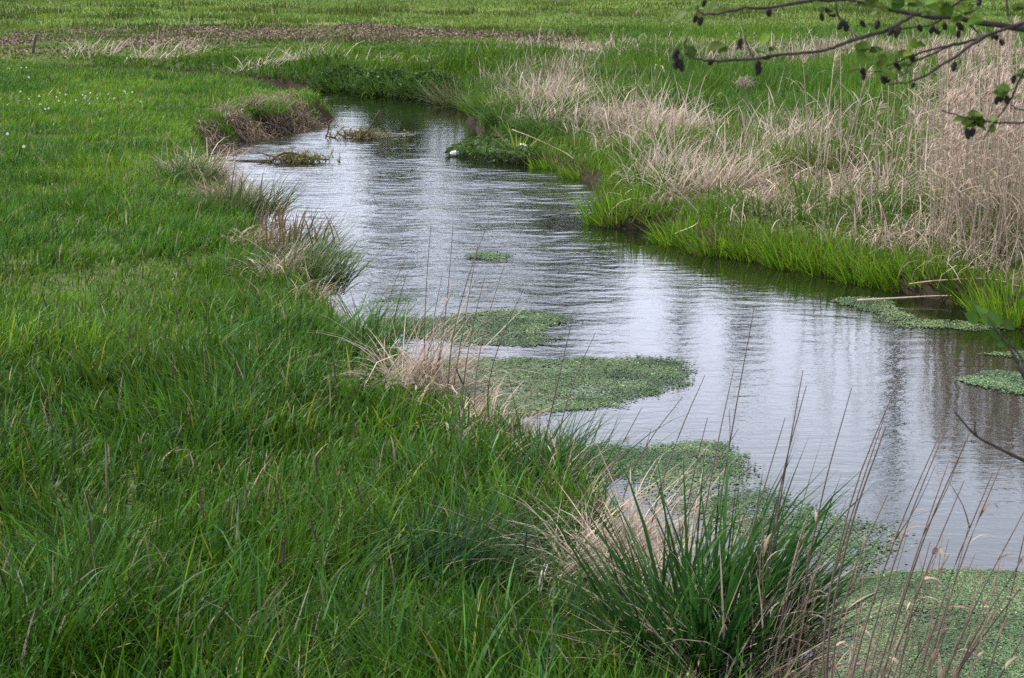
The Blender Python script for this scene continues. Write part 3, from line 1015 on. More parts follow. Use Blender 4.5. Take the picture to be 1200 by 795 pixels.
for pts, r0, col, lab in [
    ([(1005, 352, .03), (1060, 349, .04), (1100, 347, .05), (1145, 346.5, .08)], .008, (.55, .44, .33), 'straight pale stick lying on the water above the hooked mat'),
    ([(1066, 333, .1), (1100, 329, .16), (1157, 327, .2), (1185, 333, .2), (1215, 341, .22)], .008, (.36, .24, .16), 'long crooked reddish stick lying in front of the sedge'),
    ([(600, 152, .5), (628, 163, .4), (660, 178, .25), (672, 186, .2)], .007, (.38, .31, .24), 'pale dead stalk leaning down across the dark tuft above the ledge'),
    ([(790, 275, .1), (820, 255, .35), (775, 205, .75)], .007, (.5, .4, .3), 'thin straw stalk fallen back over the jutting sedge'),
]:
    q = [at_z(a, b, c_) for a, b, c_ in pts]
    g = MB()
    tube(g, q, r0, r0 * .5, col, 6, 5)
    if 'crooked' in lab:
        s = at_z(1157, 327, .2)
        tube(g, [s, s + np.array([.01, 0, .09])], .006, .004, col, 5, 1)
    if 'straight' in lab:
        s = q[-1]
        tube(g, [s, s + np.array([.05, 0, .05]), s + np.array([.1, 0, -.05])], .010, .008, (.3, .17, .1), 5)
    tag(g.build('fallen_stick', M_WOODY, loc=q[0]), lab, 'stick', 'fallen sticks at the water edge')

# post
p = ground_px(38, 66)
g = MB()
q = [p + np.array([0, 0, -.2]), p + np.array([.03, 0, .1]), p + np.array([.12, 0, .46])]
tube(g, q, .04, .032, (.075, .065, .06), 8, 3)
tag(g.build('wooden_post', M_BARK, loc=p), 'short dark leaning wooden post at the far end of the left meadow', 'post')

# ------------------------------------------------------------------ reeds (things)
protos = []
for v in range(7):
    r = np.random.default_rng(100 + v)
    hgt = 1.0
    g = MB()
    cx_, cy_ = r.normal(0, .05), r.normal(0, .05)
    pts = [(0, 0, -.05), (cx_ * .3, cy_ * .3, .35), (cx_ * .8, cy_ * .8, .7), (cx_ * 1.4, cy_ * 1.4, 1.0)]
    tint = r.uniform(.65, 1.15)
    tube(g, pts, .0052, .0026, np.array((.40, .315, .235)) * tint, 5, 3)
    me_s = g
    g2 = MB()
    k = 5
    zz = r.uniform(.15, .8, k)
    blades(g2, np.stack([np.interp(zz, [0, 1], [0, cx_ * 1.4]), np.interp(zz, [0, 1], [0, cy_ * 1.4]), zz], 1), r.uniform(.14, .3, k), .011, r.uniform(0, 6.28, k),
           r.uniform(.3, .9, k), r.uniform(.6, 2.0, k), np.array(STRAW) * .9, STRAW, 5)
    g3 = None
    if v in (0, 2, 4):
        g3 = MB()
        k = 26
        zz = r.uniform(.93, 1.03, k)
        blades(g3, np.stack([np.full(k, cx_ * 1.4), np.full(k, cy_ * 1.4), zz], 1), r.uniform(.05, .11, k), .009, r.normal(.3, .6, k), r.uniform(.2, .9, k),
               r.uniform(.2, 1.2, k), (.36, .27, .2), (.5, .4, .32), 3)
    root = empty('reed_stalk', (0, 0, -50), 'tmp', 'reed')
    so_ = me_s.build('stem', M_WOODY, root)
    ch = [so_, g2.build('foliage', M_DRY, root)]
    if g3:
        ch.append(g3.build('plume', M_DRY, root))
    protos.append((root, ch))
usedp = set()


def reed(p, hgt, tilt, azm, lab, group, v):
    root, ch = protos[v]
    if v not in usedp:
        usedp.add(v)
        o_ = root
    else:
        o_ = root.copy()
        C.objects.link(o_)
        for c_ in ch:
            d_ = c_.copy()
            C.objects.link(d_)
            d_.parent = o_
    o_.location = p
    sc_ = hgt
    o_.scale = (1.25, 1.25, sc_)
    o_.rotation_euler = (tilt * math.sin(azm), tilt * math.cos(azm), R.uniform(0, 6.28) * 0)
    tag(o_, lab, 'reed', group)


FIRST = 'first tall pale reeds standing apart left of the dense stand'
LONE = [(948, 218, 952, 62, 0), (962, 212, 972, 72, 2), (985, 215, 988, 45, 1), (994, 220, 998, 70, 3), (976, 225, 1008, 85, 4), (1006, 215, 1010, 78, 6),
        (1000, 230, 1040, 128, 0), (1043, 212, 1050, 92, 5), (1036, 205, 1044, 95, 1), (1060, 205, 1062, 95, 3), (953, 222, 960, 100, 6), (1027, 225, 1030, 140, 5)]
LL = ['straight pale reed, leftmost of the lone reeds', 'tall reed with a drooping plume second among the lone reeds', 'tall thin reed rising past the alder twig in the lone group',
      'slim reed right beside the thin tallest lone reed', 'reed slanting right with a small plume in the lone group', 'reed with a bent tip behind the slanting plume reed',
      'strongly slanting reed with a feathery plume before the green grass', 'reed standing just right of the feathery slanting plume', 'thin reed touching the lowest alder cone',
      'reed at the edge where the dense stand begins', 'short reed close beside the leftmost lone reed', 'short broken reed at the foot of the slanting plume']
for (a, b, a2, b2, v), lab in zip(LONE, LL):
    p = ground_px(a, b + 22)
    tpt = at_d(a2, b2, p[1] + .05)
    dv = tpt - p
    reed(p - np.array([0, 0, .02]), float(np.linalg.norm(dv)), math.atan2(math.hypot(dv[0], dv[1]), dv[2]), math.atan2(dv[1], dv[0]), lab, FIRST, v)
STAND = 'dense stand of dry reeds on the right bank'
zones = [('pale dry reed in the front of the dense stand on the right bank', 150, (1085, 1235), (255, 318), .95, 1.4),
         ('pale dry reed in the back of the dense stand on the right bank', 130, (1060, 1240), (150, 235), .9, 1.45)]
for lab, k, xr_, yr_, h0, h1 in zones:
    for i in range(k):
        a = xr_[0] + (xr_[1] - xr_[0]) * R.random() ** .75
        p = ground_px(a, R.uniform(*yr_))
        reed(p - np.array([0, 0, .02]), R.uniform(h0, h1) * (.75 + .25 * min(1, (a - 1050) / 90)), abs(R.normal(0, .09)), R.uniform(0, 6.28), lab, STAND, int(R.integers(0, 7)))

# dried thistle head
p = ground_px(880, 148)
root = empty('dry_thistle', p, 'dead brown stalk topped by a matted seed head on the green slope', 'thistle')
tp = at_d(873, 98, p[1]) - p
g = MB()
tube(g, [(0, 0, 0), tp * .5 + np.array([.01, 0, 0]), tp], .009, .005, (.2, .15, .11), 5)
g.build('stem', M_WOODY, root)
g = MB()
n = 160
blades(g, tp + R.normal(0, .05, (n, 3)) * [1.3, 1, .7], .09, .012, R.uniform(0, 6.3, n), R.uniform(0, 1.6, n), .5, (.25, .19, .16), (.4, .32, .27), 2)
g.build('seed_head', M_DRY, root)

# ------------------------------------------------------------------ dandelion clocks
DAN = 'white dandelion clocks in the far part of the left meadow'
dp = [(70, 104), (77, 106), (66, 108), (76, 114), (69, 113), (46, 110), (34, 110), (24, 105), (23, 112), (9, 117), (89, 112), (97, 106), (100, 107),
      (106, 105), (99, 111), (105, 115), (114, 109), (134, 113), (146, 102), (147, 103), (165, 115), (53, 123), (57, 123), (31, 76), (11, 74), (25, 75), (34, 88), (127, 105), (155, 104), (47, 117)]
root0 = None
for i, (a, b) in enumerate(dp + [(9, 156), (28, 170), (240, 15)]):
    if b < 40:
        continue
    p = ground_px(a, b + 6, .14)
    lab = 'white dandelion clock in the loose cluster on the far left meadow'
    if b == 156:
        lab = 'large white dandelion clock at the left margin, nearer than the cluster'
    if b == 170:
        lab = 'white dandelion clock nearest the camera at the left margin'
    if b < 90:
        lab = 'white dandelion clock at the far rim of the meadow, behind the cluster'
    if root0 is None:
        root0 = empty('dandelion_clock', p, lab, 'dandelion', DAN)
        g = MB()
        tube(g, [(0, 0, -.02), (.004, 0, .1), (0, .004, .2)], .0035, .0025, (.12, .16, .05), 5, 2)
        c1_ = g.build('stem', M_GRASS, root0)
        g = MB()
        v = R.normal(0, 1, (160, 3))
        v /= np.linalg.norm(v, axis=1)[:, None]
        discs(g, np.array([0, 0, .215]) + v * .016 * R.uniform(.8, 1.1, (160, 1)), .005, 1.5, (.85, .85, .83), 5)
        c2_ = g.build('seed_head', M_FLUFF, root0)
    else:
        o_ = root0.copy()
        C.objects.link(o_)
        for c_ in (c1_, c2_):
            d_ = c_.copy()
            C.objects.link(d_)
            d_.parent = o_
        o_.location = p
        tag(o_, lab, 'dandelion', DAN)
    s_ = R.uniform(.55, .8)
    (root0 if i == 0 else o_).scale = (s_, s_, s_)

# foxtails: dark spikes over the meadow
FOX = 'dark foxtail spikes in the left meadow grass'
fox0 = None
fl = [(290, 470), (95, 545), (200, 480), (560, 470, 1), (243, 660), (128, 640), (170, 590), (85, 580), (265, 640), (395, 700), (500, 655), (375, 605), (20, 520), (60, 620),
      (430, 560), (345, 640), (300, 560), (140, 430), (215, 405), (30, 440), (450, 640), (115, 700), (330, 720), (610, 700), (20, 330), (145, 300), (240, 330), (165, 345), (70, 380), (400, 480), (100, 330), (50, 270)]
for i, e in enumerate(fl):
    p = ground_px(e[0], e[1] + 40)
    if len(e) == 3:
        p = ground_px(572, 520)
        lab = 'thick dark foxtail spike standing against the big tongue shaped mat'
    else:
        lab = 'thin dark foxtail spike standing in the meadow grass'
    if fox0 is None:
        fox0 = o_ = empty('foxtail', p, lab, 'grass spike', FOX)
        g = MB()
        tube(g, [(0, 0, -.02), (.004, 0, .14), (.012, .004, .27)], .0015, .0012, (.07, .12, .03), 4, 2)
        c1_ = g.build('stem', M_GRASS, fox0)
        g = MB()
        tube(g, [(.012, .004, .265), (.014, .004, .275), (.016, .005, .30), (.018, .005, .325), (.019, .006, .335)], .0042, .0022, (.06, .045, .04), 6, 2, jit=.0006)
        c2_ = g.build('spike', M_WOODY, fox0)
    else:
        o_ = fox0.copy()
        C.objects.link(o_)
        for c_ in (c1_, c2_):
            d_ = c_.copy()
            C.objects.link(d_)
            d_.parent = o_
        o_.location = p
        tag(o_, lab, 'grass spike', FOX)
    o_.rotation_euler = (R.normal(0, .15), R.normal(.1, .15), R.uniform(0, 6))

# ------------------------------------------------------------------ thin dry stems of the near bank (things)
ST1 = 'thin dark stems rising from the drooping straw clump'
ST2 = 'bare brown stems of the lower right bank'


def stem(tip, foot, lab, group, dz=0.0, bowx=0.0, r0=.0030, leaves=0, twigs=0, col=None, Y=None):
    p = bank_px(*foot) if Y is None else at_d(foot[0], foot[1], Y)
    t = at_d(tip[0], tip[1], p[1] + dz)
    p = p.copy()
    d = t - p
    root = empty('dry_stalk', p, lab, 'stem', group)
    g = MB()
    col = (.12, .082, .066) if col is None else col
    bow = np.array([bowx * np.linalg.norm(d) + R.normal(0, .01), R.normal(0, .02), 0])
    pts = [np.zeros(3) - d * .02, d * .35 + bow, d * .7 + bow * .8, d]
    c_ = tube(g, pts, r0, r0 * .35, np.array(col) * R.uniform(.75, 1.3), 5, 4)
    for _ in range(twigs):
        i = int(R.integers(5, len(c_) - 2))
        s = c_[i]
        e = s + d * R.uniform(.12, .3) + np.array([R.normal(.02, .04), R.normal(0, .03), 0])
        tube(g, [s, (s + e) / 2 + np.array([.008, 0, 0]), e], r0 * .5, r0 * .25, np.array(col), 4, 2)
    g.build('stem', M_WOODY, root)
    for _ in range(leaves):
        g = MB()
        i = int(R.integers(3, len(c_) - 2))
        cc = jitter(lerp3((.22, .15, .105), (.46, .37, .29), R.random(2)), .2, .04)
        blades(g, c_[i][None], R.uniform(.04, .12), R.uniform(.006, .012), R.normal(.2, 1.3), R.uniform(.1, 1.4), R.uniform(.2, 3.4), cc[:1], cc[1:], 6, fj=.5)
        g.build('dry_leaf', M_DRY, root)


S1 = [((478, 297), (455, 400), 'forked stem, leftmost above the drooping straw'), ((505, 262), (498, 400), 'tall straight dark stem at the left of the straw clump'),
      ((531, 258), (507, 405), 'slightly curved dark stem left of the tallest one'), ((560, 285), (527, 420), 'stem crossing just behind the tallest dark stem'),
      ((573, 258), (525, 425), 'tallest and thickest dark stem above the drooping straw'), ((568, 325), (540, 400), 'short curved stem right of the tallest one'),
      ((591, 312), (556, 400), 'straight slim stem leaning right over the ragged mat'), ((612, 342), (575, 400), 'small beaded stem furthest right above the ragged mat'),
      ((519, 318), (495, 400), 'thin stem between the two left tall stems'), ((532, 338), (497, 395), 'short bent stem low in the straw clump'),
      ((443, 390), (440, 420), 'hair thin stem over the green drooping tuft')]
for t, f, lab in S1:
    stem(t, (f[0], f[1] + 45), lab, ST1, dz=R.normal(.1, .1), bowx=R.normal(-.03, .03), r0=.0040 if 'thick' in lab else .0031, twigs=1 if 'forked' in lab else 0, leaves=1 if 'bent' in lab or 'left of the straw' in lab else 0)
S2 = [((671, 372), (628, 510), 'curved thin stem crossing the big tongue shaped mat'), ((698, 390), (655, 520), 'thin stem over the middle of the tongue shaped mat'),
      ((752, 478), (700, 590), 'short dark stem above the start of the third mat'), ((800, 465), (730, 590), 'crooked stem with a bent tip over the open water'),
      ((826, 440), (755, 600), 'long stem crossing the open water beside the tongue mat'), ((860, 432), (810, 640), 'tall pair stem, the left of two near the middle of the river'),
      ((884, 360), (822, 620), 'tallest stem reaching up to the middle of the river'), ((829, 490), (790, 620), 'slim short stem left of the tall pair'),
      ((865, 503), (775, 640), 'curving fine stem that leans far right at its tip'), ((941, 434), (882, 650), 'folded stem with a broken tip pointing down'),
      ((945, 452), (900, 600), 'side shoot beside the folded stem'), ((920, 490), (840, 640), 'stem leaning right behind the straw heap'),
      ((998, 455), (935, 670), 'slender straight stem right of the folded one'), ((1055, 440), (1010, 690), 'long stem swinging up over the wide open water'),
      ((1036, 490), (935, 720), 'dark stem crossing below the long swinging one'), ((1038, 500), (1000, 730), 'thick pale brown stem behind the dark tussock tips'),
      ((1104, 503), (985, 720), 'forked stem, the left of a close pair over open water'), ((1107, 505), (1010, 700), 'right stem of the close pair over open water'),
      ((1112, 540), (1000, 740), 'fine stem below the close pair'), ((1130, 563), (1020, 750), 'fine stem with a hooked tip beside the wide mat'),
      ((1140, 500), (1060, 740), 'slanting stem pointing at the bare alder twig'), ((1175, 540), (1120, 730), 'knotted stem rising from the wide mat'),
      ((1163, 555), (1110, 740), 'stem beside the knotted one'), ((1200, 600), (1130, 730), 'stem leaning to the right edge above the wide mat'),
      ((1204, 612), (1140, 780), 'lower stem leaning to the right edge above the wide mat'), ((1198, 655), (1150, 700), 'short twig at the right edge of the wide mat'),
      ((1195, 690), (1100, 800), 'thick dark stem in the lower right corner'), ((1200, 745), (1130, 810), 'short thick stem in the corner of the picture'),
      ((1040, 580), (1050, 690), 'nearly upright knotted stem at the tip of the trailing mat'), ((1090, 635), (1100, 690), 'hooked stem with a torn pale leaf over the wide mat')]
for i, (t, f, lab) in enumerate(S2):
    yb = max(f[1] + 55, 560 + .0 * f[0])
    # feet stand on the near bank edge
    fx_ = min(f[0], 980) if f[0] < 990 else 960 + (f[0] - 960) * .62
    yy_ = max(yb, np.interp(fx_, [600, 700, 800, 900, 960, 1000, 1060, 1120], [545, 610, 690, 775, 830, 865, 905, 945]))
    stem(t, (fx_, yy_), lab, ST2, dz=R.uniform(.0, .25), bowx=R.normal(-.045, .035), r0=.0033 if 'thick' not in lab else .0046,
         leaves=[0, 0, 1, 0, 1][i % 5] + (2 if 'wide mat' in lab else 0) + (1 if i > 15 else 0), twigs=1 if ('fork' in lab or 'knot' in lab or i % 3 == 0) else 0)
for i in range(48):
    t0 = R.uniform(860, 1210)
    tip = (t0, R.uniform(600, 720))
    fx_ = 880 + (t0 - 880) * .6
    yy_ = np.interp(fx_, [600, 700, 800, 900, 960, 1000, 1060, 1120], [545, 610, 690, 790, 845, 880, 925, 965])
    stem(tip, (fx_, yy_), 'short leafy dry stem in the thicket of the lower right corner', 'short leafy dry stems of the lower right corner', dz=R.uniform(-.1, .3), bowx=R.normal(0, .05), r0=.0026,
         leaves=int(R.integers(0, 3)), twigs=int(R.integers(0, 2)), col=(.2, .14, .10))
g = MB()
p = ground_px(632, 715)
for dx in (-.004, .006):
    blades(g, (p + np.array([dx, 0, .06]))[None], .09, .014, .5, .15, .3, (.6, .52, .42), (.68, .62, .54), 4, fj=.2)
tube(g, [p, p + np.array([0, 0, .07])], .003, .003, (.4, .32, .22), 4, 1)
tag(g.build('dead_leaf', M_DRY, loc=p), 'single pale dead leaf standing upright in the grass left of the large tussock', 'leaf')

# ------------------------------------------------------------------ alder on the near bank, its branch hangs into the picture
tb = np.array([2.05, 2.7, 0])
tb[2] = zg(tb[0] - .35, tb[1]) - .25
tb[0] -= .3
tree = empty('alder_tree', tb, 'alder at the near right bank hanging cone laden twigs into the top right corner', 'tree')
BK = (.055, .045, .040)
g = MB()
tube(g, [(0, 0, -.1), (.02, .02, 1.0), (-.04, .05, 2.4), (.03, 0, 4.2), (.05, -.1, 6.8)], .12, .03, (.11, .10, .09), 12, 6)
g.build('trunk', M_BARK, tree)
bt = lambda a, b, d: at_d(a, b, d) - tb
g = MB()
YB = 2.55
main0 = bt(1275, 45, YB)
BR = [([np.array([-.02, .03, 1.8]), (np.array([-.02, .03, 1.85]) + main0) / 2 + np.array([0, -.06, .08]), main0, bt(1200, 34, YB), bt(1167, 29, YB), bt(1104, 20, YB), bt(1069, 17, YB), bt(1032, 8, YB), bt(992, -1, YB)], .0075, .0024),
      ([bt(992, -1, YB), bt(956, 0, YB + .02), bt(943, 2, YB), bt(912, 8, YB), bt(872, 11, YB), bt(840, 16, YB), bt(824, 17, YB), bt(818, 11, YB), bt(816, 2, YB)], .0034, .0012),
      ([bt(1069, 18, YB), bt(1042, 34, YB - .03), bt(1005, 45, YB - .05), bt(980, 55, YB - .05), bt(963, 59, YB - .05), bt(919, 64, YB - .06), bt(883, 69, YB - .06), bt(850, 72, YB - .06), bt(826, 70, YB - .06), bt(808, 67, YB - .06), bt(803, 57, YB - .06), bt(804, 44, YB - .06)], .0034, .0010),
      ([bt(883, 67, YB - .06), bt(877, 58, YB - .06), bt(873, 42, YB - .06)], .0014, .0010),
      ([bt(892, 68, YB - .06), bt(900, 69, YB - .06), bt(905, 66, YB - .06)], .0014, .0010),
      ([bt(1250, 8, YB - .1), bt(1200, 26, YB - .08), bt(1154, 43, YB - .06), bt(1125, 51, YB - .06), bt(1096, 62, YB - .05), bt(1063, 76, YB - .04), bt(1024, 84, YB - .04)], .0034, .0010),
      ([bt(1154, 43, YB - .06), bt(1123, 64, YB - .07), bt(1094, 83, YB - .07), bt(1069, 95, YB - .07), bt(1042, 100, YB - .07)], .003, .0010),
      ([bt(1120, 51, YB - .06), bt(1085, 60, YB - .06), bt(1060, 70, YB - .06), bt(1038, 78, YB - .06)], .002, .0010),
      ([bt(1125, 0, YB), bt(1112, 12, YB), bt(1096, 28, YB), bt(1060, 33, YB), bt(1040, 40, YB)], .002, .0010),
      ([bt(1178, -8, YB + .05), bt(1181, 15, YB + .03), bt(1188, 30, YB)], .002, .0015),
      ([bt(984, -8, YB), bt(980, 8, YB), bt(988, 28, YB), bt(1005, 44, YB - .05)], .0012, .0016),
      ([bt(1130, 20, YB), bt(1145, 37, YB), bt(1154, 43, YB - .06)], .0016, .0016),
      ([bt(1262, 10, YB - .25), bt(1225, 55, YB - .24), bt(1200, 83, YB - .22), bt(1187, 112, YB - .2), bt(1171, 137, YB - .2), bt(1152, 164, YB - .2)], .003, .0009),
      ([bt(1215, 144, YB - .2), bt(1200, 144, YB - .2), bt(1171, 143, YB - .2), bt(1150, 141, YB - .2), bt(1125, 136, YB - .2), bt(1104, 129, YB - .2)], .0021, .0009),
      ([bt(1185, 124, YB - .2), bt(1195, 129, YB - .2), bt(1215, 128, YB - .2)], .0013, .0010),
      ]
for pts, r0, r1 in BR:
    tube(g, pts, r0 * .85, r1 * .85, BK, 7, 4, jit=.0007, ease=.8)
# limbs that carry the other twigs, outside the frame
tube(g, [np.array([0, .0, 1.2]), np.array([-.15, -.15, 1.75]), np.array([-.4, -.25, 2.25]), bt(1262, 10, YB - .25)], .03, .004, BK, 8, 4)
tube(g, [np.array([0, .0, 2.2]), np.array([-.3, -.1, 2.45]), bt(1250, 8, YB - .1)], .02, .006, BK, 8, 4)
tube(g, [np.array([0, 0, 2.6]), np.array([-.35, .0, 2.7]), bt(1178, -8, YB + .05)], .015, .002, BK, 8, 4)
tube(g, [bt(1178, -8, YB + .05), bt(1125, 0, YB)], .002, .002, BK, 6, 2)
g.build('branch', M_BARK, tree)
g = MB()
tube(g, [np.array([0, 0, .75]), np.array([-.25, .02, .75]), bt(1290, 560, 2.75), bt(1200, 440, 2.75), bt(1193, 426, 2.75), bt(1182, 406, 2.75), bt(1165, 385, 2.75)], .006, .0010, BK, 7, 4)
tube(g, [bt(1230, 475, 2.75), bt(1200, 424, 2.76), bt(1180, 400, 2.76), bt(1155, 372, 2.76)], .0018, .0010, BK, 6, 3)
tube(g, [np.array([0, 0, .45]), np.array([-.3, .25, .45]), bt(1280, 580, 3.1), bt(1200, 540, 3.1), bt(1170, 525, 3.1), bt(1143, 510, 3.1), bt(1118, 482, 3.1)], .0048, .0013, BK, 7, 4)
tube(g, [bt(1144, 510, 3.1), bt(1142, 502, 3.1), bt(1143, 494, 3.1)], .0018, .0012, BK, 6, 2)
g.build('low_shoot', M_BARK, tree)
# leaves
g = MB()
LV = [(842, 53, 18), (897, 56, 16), (813, 8, 14), (804, 60, 9), (836, 7, 12), (848, 62, 15), (1075, 5, 17), (1096, 10, 18), (1030, 8, 18), (1053, 21, 18), (1073, 55, 20), (1061, 64, 16),
      (1009, 55, 12), (1026, 59, 14), (1034, 70, 16), (1010, 70, 14), (1002, 80, 12), (1040, 86, 15), (1065, 82, 13), (1057, 88, 13), (1194, 9, 15), (1165, 5, 14), (1136, 14, 14), (1110, 3, 15),
      (1140, 135, 12), (1146, 139, 13), (1133, 143, 13), (1140, 146, 12), (1171, 104, 15), (1178, 103, 14), (1195, 84, 11), (1022, -4, 18), (1050, 0, 16), (1085, 26, 14), (1150, 12, 13), (1120, 20, 12), (889, 60, 9), (1000, 5, 12), (975, 15, 10), (1185, -2, 14)]
for _ in range(60):
    a_, b_, s_ = LV[int(R.integers(0, 40))]
    LV.append((a_ + R.normal(0, 9), b_ + R.normal(0, 6), R.uniform(9, 16)))
for a, b, s in LV:
    s = s * 1.05
    L_ = s / F * YB
    dr_ = np.array([R.normal(-.2, .8), R.normal(0, .5), R.normal(.1, .35)])
    b0 = bt(a, b, YB - .06 if b < 98 else YB - .2)
    c_ = jitter(lerp3((.045, .09, .012), (.11, .17, .02), R.random(1)), .2)[0]
    leaf(g, b0 - dr_ / np.linalg.norm(dr_) * L_ * .5, dr_, L_ * 1.15, L_ * .95, c_, cup=.22, up=(R.normal(0, .5), -.6, 1))
for a, b, s in [(1161, 374, 24), (1140, 373, 17), (1181, 381, 16), (1168, 392, 18), (1150, 363, 17), (1176, 402, 14)]:
    L_ = s / F * 2.75
    dr_ = np.array([R.normal(0, 1), -.3, R.normal(.2, .4)])
    leaf(g, bt(a, b, 2.75) - dr_ / np.linalg.norm(dr_) * L_ * .5, dr_, L_ * 1.1, L_, jitter(np.tile((.05, .11, .02), (1, 1)), .15)[0], cup=.2, up=(R.normal(0, .3), -1, .9))
g.build('foliage', M_LEAF, tree)
# cones
CN = [(815, 22), (821, 25), (901, 15), (793, 70), (797, 75), (791, 77), (799, 79), (792, 63), (833, 73), (888, 77), (889, 83), (866, 57), (867, 50), (969, 12), (974, 16), (963, 20), (989, 27), (985, 30), (992, 33), (1011, 83),
      (1012, 89), (1050, 75), (1053, 80), (1040, 93), (1035, 94), (1070, 100), (1050, 40), (1053, 36), (1044, 38), (1011, 28), (1028, 29), (1069, 68), (1092, 35), (1098, 37), (1123, 40), (1107, 31), (1163, 43), (1168, 44), (1174, 50),
      (1125, 31), (1173, 116), (1180, 117), (1168, 118), (1140, 155), (1134, 157), (1147, 2), (1092, 3), (1188, 93), (1118, 78), (825, 4), (1078, 33)]
cone0 = None
for a, b in CN:
    q = bt(a, b, YB - .04 if b < 101 else YB - .2)
    if cone0 is None:
        g = MB()
        V, qd = [], []
        for i, (zz, rr_) in enumerate(zip([.0075, .0062, .003, 0, -.003, -.0062, -.0085], [.0006, .0036, .0050, .0052, .0048, .0034, .0006])):
            for j in range(10):
                e = 1.12 if (i + j) % 2 else .85
                V.append([rr_ * e * math.cos(j * PI / 5), rr_ * e * math.sin(j * PI / 5), zz])
        qd = [[i * 10 + j, i * 10 + (j + 1) % 10, (i + 1) * 10 + (j + 1) % 10, (i + 1) * 10 + j] for i in range(6) for j in range(10)]
        g.add(V, (.028, .022, .020), qd)
        tube(g, [(0, 0, .006), (.001, 0, .013), (0, 0, .02)], .0008, .0008, BK, 5, 1)
        cone0 = o_ = g.build('cone', M_BARK, tree)
    else:
        o_ = cone0.copy()
        C.objects.link(o_)
        o_.parent = tree
    o_.location = q
    s_ = R.uniform(.5, .72)
    o_.scale = (s_, s_, s_ * R.uniform(.95, 1.3))
    o_.rotation_euler = (R.normal(0, .4), R.normal(0, .4), R.uniform(0, 6))
# crown high above the frame
g = MB()
g2 = MB()
for i in range(11):
    h0_ = 2.6 + i * .36
    a = i * 2.4
    e = np.array([math.cos(a) * (1.5 - .09 * i), math.sin(a) * (1.5 - .09 * i), h0_ + 1.0])
    if e[0] < -.3 and h0_ < 4 and abs(e[1]) < 1.6:
        e[2] += .8
    c_ = tube(g2, [(0, 0, h0_), e * [.5, .5, 1] + np.array([0, 0, -.45]), e], .03, .005, BK, 6, 4)
    q = c_[4:][R.integers(0, len(c_) - 4, 300)] + R.normal(0, .28, (300, 3))
    q = q[q[:, 2] + tb[2] > 3.3]
    n = len(q)
    discs(g, q, R.uniform(.012, .024, n), .9, jitter(np.tile((.07, .12, .02), (n, 1)), .2), 6, .8)
g2.build('limb', M_BARK, tree)
g.build('crown', M_LEAF, tree)


# ------------------------------------------------------------------ far trees beyond the field, above the frame: the stream mirrors them
def far_tree(px, Y, H, cr, lab, slim, seed, nleaf):
    r = np.random.default_rng(seed)
    X_ = (px - CX) / F * Y
    p = np.array([X_, Y, zg(X_, Y) - .1])
    root = empty('tree', p, lab, 'tree', 'trees beyond the far field')
    g_ = MB()
    tube(g_, [(0, 0, -.2), (r.normal(0, .2), 0, H * .5), (0, 0, H * .97)], .016 * H, .02, (.09, .075, .06), 8, 4)
    g2_ = MB()
    for i in range(26):
        h0_ = H * r.uniform(.22, .9)
        a = r.uniform(0, 6.28)
        rad = cr * (1.15 - h0_ / H) * r.uniform(.6, 1.1) if not slim else cr * r.uniform(.5, 1)
        e = np.array([math.cos(a) * rad, math.sin(a) * rad, h0_ + rad * (.5 if not slim else 1.8)])
        e[2] = min(e[2], H)
        c_ = tube(g_, [(0, 0, h0_), e * [.5, .5, 0] + np.array([0, 0, h0_ * .6 + e[2] * .4]), e], .006 * H, .02, (.08, .065, .05), 5, 3)
        k_ = nleaf // 26
        q = c_[2:][r.integers(0, len(c_) - 2, k_)] + r.normal(0, cr * .2, (k_, 3))
        discs(g2_, q, r.uniform(.12, .28, k_), 1.0, jitter(np.tile((.04, .075, .018), (k_, 1)), .3), 5, .7)
    g_.build('trunk', M_BARK, root)
    g2_.build('crown', M_LEAF, root)


for a in [(470, 118, 15, 3.2, 'bushy dark tree beyond the field, mirrored behind the snags', False, 1, 2600),
          (560, 124, 21, 4.2, 'broad dark tree beyond the field, mirrored in the middle of the upper stream', False, 2, 4600),
          (640, 118, 22, 4.2, 'broad dark tree beyond the field, mirrored beside the muddy ledge', False, 3, 4600),
          (700, 122, 18, 3.8, 'bushy tree beyond the field, mirrored before the jutting sedge', False, 4, 3800),
          (445, 112, 17.0, 1.6, 'slim tall tree beyond the field, mirrored left of the small weed patch', True, 5, 1500),
          (478, 112, 16.6, 1.2, 'second slim tree beyond the field, mirrored beside the first slim one', True, 6, 1300),
          (800, 112, 19, 1.5, 'thin leafy tree beyond the field, mirrored right of the jutting sedge', True, 7, 1400),
          (880, 115, 20, 1.5, 'thin bare tree beyond the field, mirrored under the yellowish sedge', True, 8, 1000),
          (960, 118, 18, 1.6, 'thin bare tree beyond the field, mirrored left of the hooked mat', True, 9, 380),
          (1062, 112, 29, 1.8, 'tallest bare tree beyond the field, mirrored as a long dark streak', True, 10, 380),
          (1150, 118, 20, 2.5, 'leafy tree beyond the field, mirrored under the oval mat', True, 11, 480),
          (360, 122, 11, 3.2, 'dark tree beyond the field, mirrored along the brown spur', False, 12, 2400)]:
    far_tree(*a)

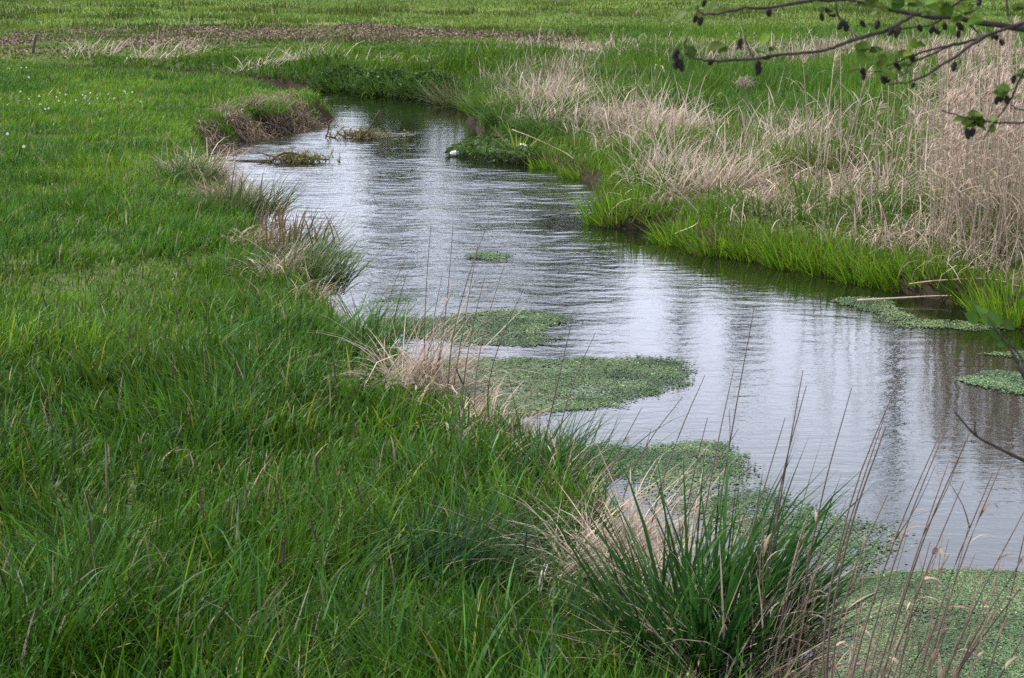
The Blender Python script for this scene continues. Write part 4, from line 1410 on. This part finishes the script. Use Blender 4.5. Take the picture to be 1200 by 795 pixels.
# ------------------------------------------------------------------ light, sky, camera
SUN_EL, SUN_AZ = math.radians(52), math.radians(-55)      # azimuth from +Y towards +X
w = bpy.data.worlds.new('World')
bpy.context.scene.world = w
w.use_nodes = True
N, L = w.node_tree.nodes, w.node_tree.links
sk = N.new('ShaderNodeTexSky')
sk.sky_type = 'NISHITA'
sk.sun_disc = False
sk.sun_elevation = SUN_EL
sk.sun_rotation = SUN_AZ
sk.air_density = 1.0
sk.dust_density = 1.5
sk.ozone_density = 2.0
tc = N.new('ShaderNodeTexCoord')
mp = N.new('ShaderNodeMapping')
mp.inputs['Scale'].default_value = (1, 1, 3.2)
nz = N.new('ShaderNodeTexNoise')
nz.inputs['Scale'].default_value = 2.6
nz.inputs['Detail'].default_value = 6
L.new(tc.outputs['Generated'], mp.inputs['Vector'])
L.new(mp.outputs[0], nz.inputs['Vector'])
rp = N.new('ShaderNodeValToRGB')
rp.color_ramp.elements[0].position = .36
rp.color_ramp.elements[0].color = (.55, .55, .55, 1)
rp.color_ramp.elements[1].position = .62
rp.color_ramp.elements[1].color = (1, 1, 1, 1)
L.new(nz.outputs['Fac'], rp.inputs[0])
mx = N.new('ShaderNodeMix')
mx.data_type = 'RGBA'
L.new(rp.outputs[0], mx.inputs['Factor'])
L.new(sk.outputs[0], mx.inputs['A'])
sx = N.new('ShaderNodeSeparateXYZ')
L.new(tc.outputs['Generated'], sx.inputs[0])
cr_ = N.new('ShaderNodeValToRGB')
cr_.color_ramp.elements[0].position = .05
cr_.color_ramp.elements[0].color = (1, 1, 1, 1)
cr_.color_ramp.elements[1].position = .75
cr_.color_ramp.elements[1].color = (.40, .40, .34, 1)
L.new(sx.outputs['Z'], cr_.inputs[0])
cm = N.new('ShaderNodeMix')
cm.data_type = 'RGBA'
cm.blend_type = 'MULTIPLY'
cm.inputs['Factor'].default_value = 1
cm.inputs['A'].default_value = (10.9, 11.5, 14.0, 1)
L.new(cr_.outputs[0], cm.inputs['B'])
L.new(cm.outputs['Result'], mx.inputs['B'])
L.new(mx.outputs['Result'], N['Background'].inputs['Color'])
N['Background'].inputs['Strength'].default_value = .15

sl = bpy.data.lights.new('sun', 'SUN')
sl.energy = 3.6
sl.angle = math.radians(4)
sl.color = (1, .95, .86)
so_ = bpy.data.objects.new('sun', sl)
C.objects.link(so_)
sdir = Vector((math.sin(SUN_AZ) * math.cos(SUN_EL), math.cos(SUN_AZ) * math.cos(SUN_EL), math.sin(SUN_EL)))
so_.rotation_euler = sdir.to_track_quat('Z', 'Y').to_euler()

cd = bpy.data.cameras.new('camera')
cd.sensor_width = 36
cd.lens = F / 1200 * 36
cd.clip_end = 3000
cd.clip_start = .05
cd.dof.use_dof = True
cd.dof.focus_distance = 13
cd.dof.aperture_fstop = 26
co = bpy.data.objects.new('camera', cd)
C.objects.link(co)
co.location = CAM
co.rotation_euler = (PI / 2 - PITCH, 0, 0)
sc = bpy.context.scene
sc.camera = co
sc.view_settings.view_transform = 'Standard'
sc.view_settings.look = 'None'
sc.view_settings.gamma = 1
sc.view_settings.exposure = EXPOSURE = 0.66
sc.cycles.use_denoising = False
sc.render.filter_size = 1.1
sc.cycles.max_bounces = 6
sc.cycles.diffuse_bounces = 3
sc.cycles.transmission_bounces = 3
